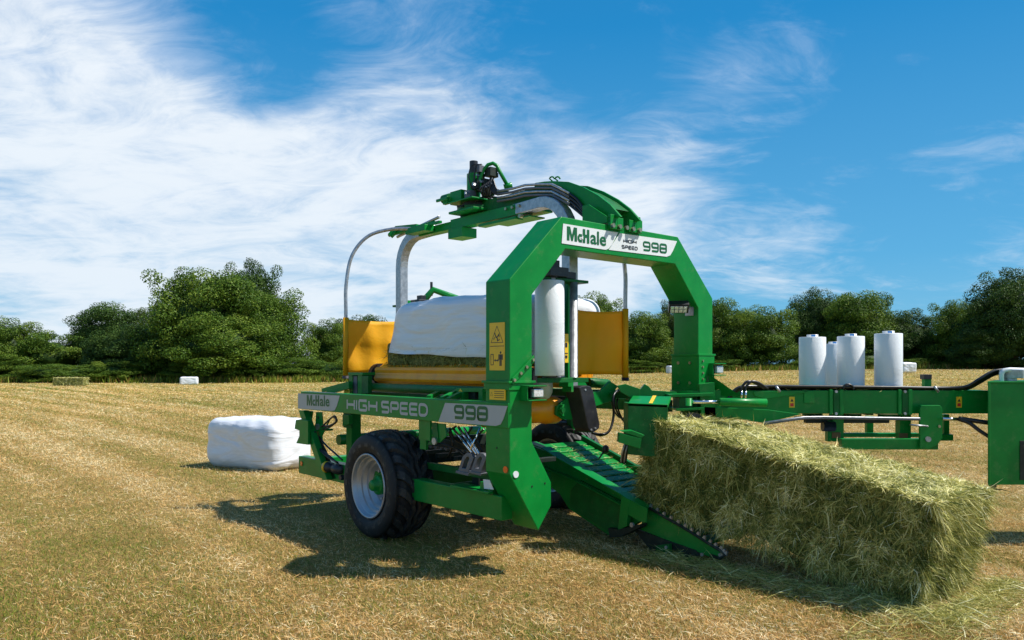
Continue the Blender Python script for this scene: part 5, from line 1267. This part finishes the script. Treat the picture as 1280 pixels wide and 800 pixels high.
# ---------------------------------------------------------------- hay bales
def flake(y, z):
    a = np.sin(y * 2 * math.pi / .21 + np.sin(z * 7 + y * 2) * 1.1 + np.sin(y * 5) * .9)
    b_ = np.sin(y * 2 * math.pi / .37 + np.sin(z * 5 + y * 3) * 1.4 + z * 3)
    return np.clip(a - .78, 0, 1) / .22 * np.clip(.55 + .6 * b_, 0, 1)
def seam(y, z, sz):
    return np.exp(-((z - sz * (.53 + .03 * np.sin(y * 3.1))) / .030) ** 2) * (.6 + .4 * np.sin(y * 4 + 1)) + .5 * np.exp(-((z - sz * (.78 + .02 * np.sin(y * 4.3))) / .02) ** 2) * np.clip(np.sin(y * 2.3), 0, 1)
def hay(name, sx, sy, sz, n, label, seed, ln, w, loc, rot, far=False, splay=False):
    Vh, q, tr, f_, rs, P = strands(n, sx, sy, sz, seed, ln, w, .22, None if far else (sx * sy * 1.5, .3 * sy * sz, 1.5 * sy * sz, 1.3 * sx * sz, 2.4 * sx * sz), splay)
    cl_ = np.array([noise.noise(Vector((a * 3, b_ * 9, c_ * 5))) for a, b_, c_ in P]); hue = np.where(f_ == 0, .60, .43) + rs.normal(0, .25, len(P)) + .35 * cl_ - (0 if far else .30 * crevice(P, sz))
    # paler top, darker crevices: light and shade put into tint; fewer strands in gaps
    ins = .04 if far else .13; V, F_ = rounded_block(sx - ins, sy - ins, sz - ins, 27 if far else 64, 0, 0, .06, .012 if not far else .03, seed); V[:, 2] += ins / 2
    if not far:
        # flake grooves every 9 cm or so, and the seam half way up
        yy_ = V[:, 1]; g_ = flake(yy_, V[:, 2]) * 0 ; side = np.abs(V[:, 0]) > sx / 2 - .09
        V[:, 0] -= np.where(side, np.sign(V[:, 0]) * g_ * .055, 0)
        sm_ = seam(yy_, V[:, 2], sz); V[:, 0] -= np.where(side, np.sign(V[:, 0]) * sm_ * .02, 0)
    if not far:   # few stalks stand in the gaps between flakes and in the seam
        lg = (f_ == 1) | (f_ == 2); gap = np.maximum(flake(P[:, 1], P[:, 2]), seam(P[:, 1], P[:, 2], sz) * 1.1)
        keep = ~(lg & (rs.rand(len(P)) < np.clip(gap, 0, 1) * .3))
        # stalks on the long sides lie flatter
        VV = Vh.reshape(-1, 5, 3); b0 = VV[:, :1].mean(1, keepdims=True); VV = np.where(lg[:, None, None], b0 + (VV - b0) * np.array([.7, .9, .9]), VV)
        VV = VV[keep]; Vh = VV.reshape(-1, 3); hue = hue[keep]; k_ = np.arange(len(VV))[:, None] * 5; q = k_ + np.array([[0, 1, 2, 3]]); tr = k_ + np.array([[3, 2, 4]])
    n_ = len(Vh)
    o_ = npmesh(name, np.concatenate([Vh, V]), F3=tr, F4=np.concatenate([q, F_ + n_]), tint=np.concatenate([np.clip(hue, 0, 1), np.full(len(F_), .3), np.clip(hue, 0, 1)]), mats=[HAYS, HAYB])
    mi = np.zeros(len(q) + len(F_) + len(tr), np.int32); mi[len(q):len(q) + len(F_)] = 1; o_.data.polygons.foreach_set('material_index', mi)
    o_.location = loc; o_.rotation_euler = rot; tag(o_, label, 'bale'); return o_
TL = R(10.3)
LB = 2.53
c = L2W((1.65 + .50, -2.47 + math.cos(TL) * LB / 2 + .1, math.sin(TL) * LB / 2 - .02))
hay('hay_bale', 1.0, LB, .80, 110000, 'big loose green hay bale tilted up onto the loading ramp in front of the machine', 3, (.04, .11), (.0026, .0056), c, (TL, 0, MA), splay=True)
D = 66; x = (89 - CU) / FPX * D
hay('hay_bale', 2.45, 1.1, .70, 2500, 'small distant unwrapped green hay bale in the field at far left', 5, (.10, .22), (.012, .02), (x, D, tz(x, D)), (0, 0, .12), far=True)
# loose hay shed around the bale
rs = np.random.RandomState(77); n = 9000
yl = rs.uniform(-2.75, -.2, n); xl = 1.62 - np.abs(rs.normal(0, .16, n)) + rs.normal(0, .05, n); e_ = rs.rand(n) < .45
xl = np.where(e_, rs.uniform(1.5, 2.9, n), xl); yl = np.where(e_, -2.50 - np.abs(rs.normal(0, .16, n)), yl)
th_ = rs.rand(n) < .12; xl = np.where(th_, rs.uniform(.2, 1.7, n), xl); yl = np.where(th_, rs.uniform(-2.3, -2.9, n), yl)
ca, sa = math.cos(MA), math.sin(MA); x = MO.x + xl * ca - yl * sa; y = MO.y + xl * sa + yl * ca
P = np.stack([x, y, rs.rand(n) ** 2 * .05 + .004], 1); az = rs.rand(n) * 6.28; el = rs.normal(.1, .25, n)
D_ = np.stack([np.cos(el) * np.cos(az), np.cos(el) * np.sin(az), np.abs(np.sin(el))], 1); Sd = unit(np.cross(D_, rs.normal(0, 1, (n, 3)))); L_ = rs.uniform(.06, .2, n)
bd = rs.normal(0, .2, (n, 3)) * L_[:, None]; bd[:, 2] = -np.abs(bd[:, 2]) * .5
V, q, tr = ribbons(P, D_, Sd, L_, rs.uniform(.002, .0045, n), bd)
ti = np.clip(rs.normal(.50, .24, n), 0, 1)
# chaff on the ramp slats and on the drawbar
nn = 900; xs_ = rs.uniform(XR + .05, 2.35, nn); ts_ = rs.uniform(-.3, 1.6, nn) ** 1.0
Pm = [L2W(V3((xq, 0, 0)) + V3((0, back_.y, back_.z)) + dirv * (tq + .42) * 1.0 + V3((0, 0, -.015))) for xq, tq in zip(xs_, ts_)]
nd_ = 260
Pm += [Vector((rs.uniform(2.0, 4.5), 7.6 + rs.uniform(.01, .2), 1.452)) for _ in range(nd_)]
Pm = np.array([p[:] for p in Pm]); n2 = len(Pm); az = rs.rand(n2) * 6.28
D2 = np.stack([np.cos(az), np.sin(az), rs.uniform(-.1, .35, n2)], 1); S2 = unit(np.cross(D2, rs.normal(0, 1, (n2, 3)))); L2 = rs.uniform(.03, .10, n2)
V2, q2, t2 = ribbons(Pm, unit(D2), S2, L2, rs.uniform(.002, .004, n2), rs.normal(0, .2, (n2, 3)) * L2[:, None])
q = np.concatenate([q, q2 + len(V)]); tr = np.concatenate([tr, t2 + len(V)]); V = np.concatenate([V, V2]); ti = np.concatenate([ti, np.clip(rs.normal(.7, .15, n2), 0, 1)])
g = npmesh('loose_hay', V, F3=tr, F4=q, tint=np.concatenate([ti, ti]), mats=[HAYS]); tag(g, 'loose hay shed on the grass around the big hay bale', 'hay', kind='stuff')
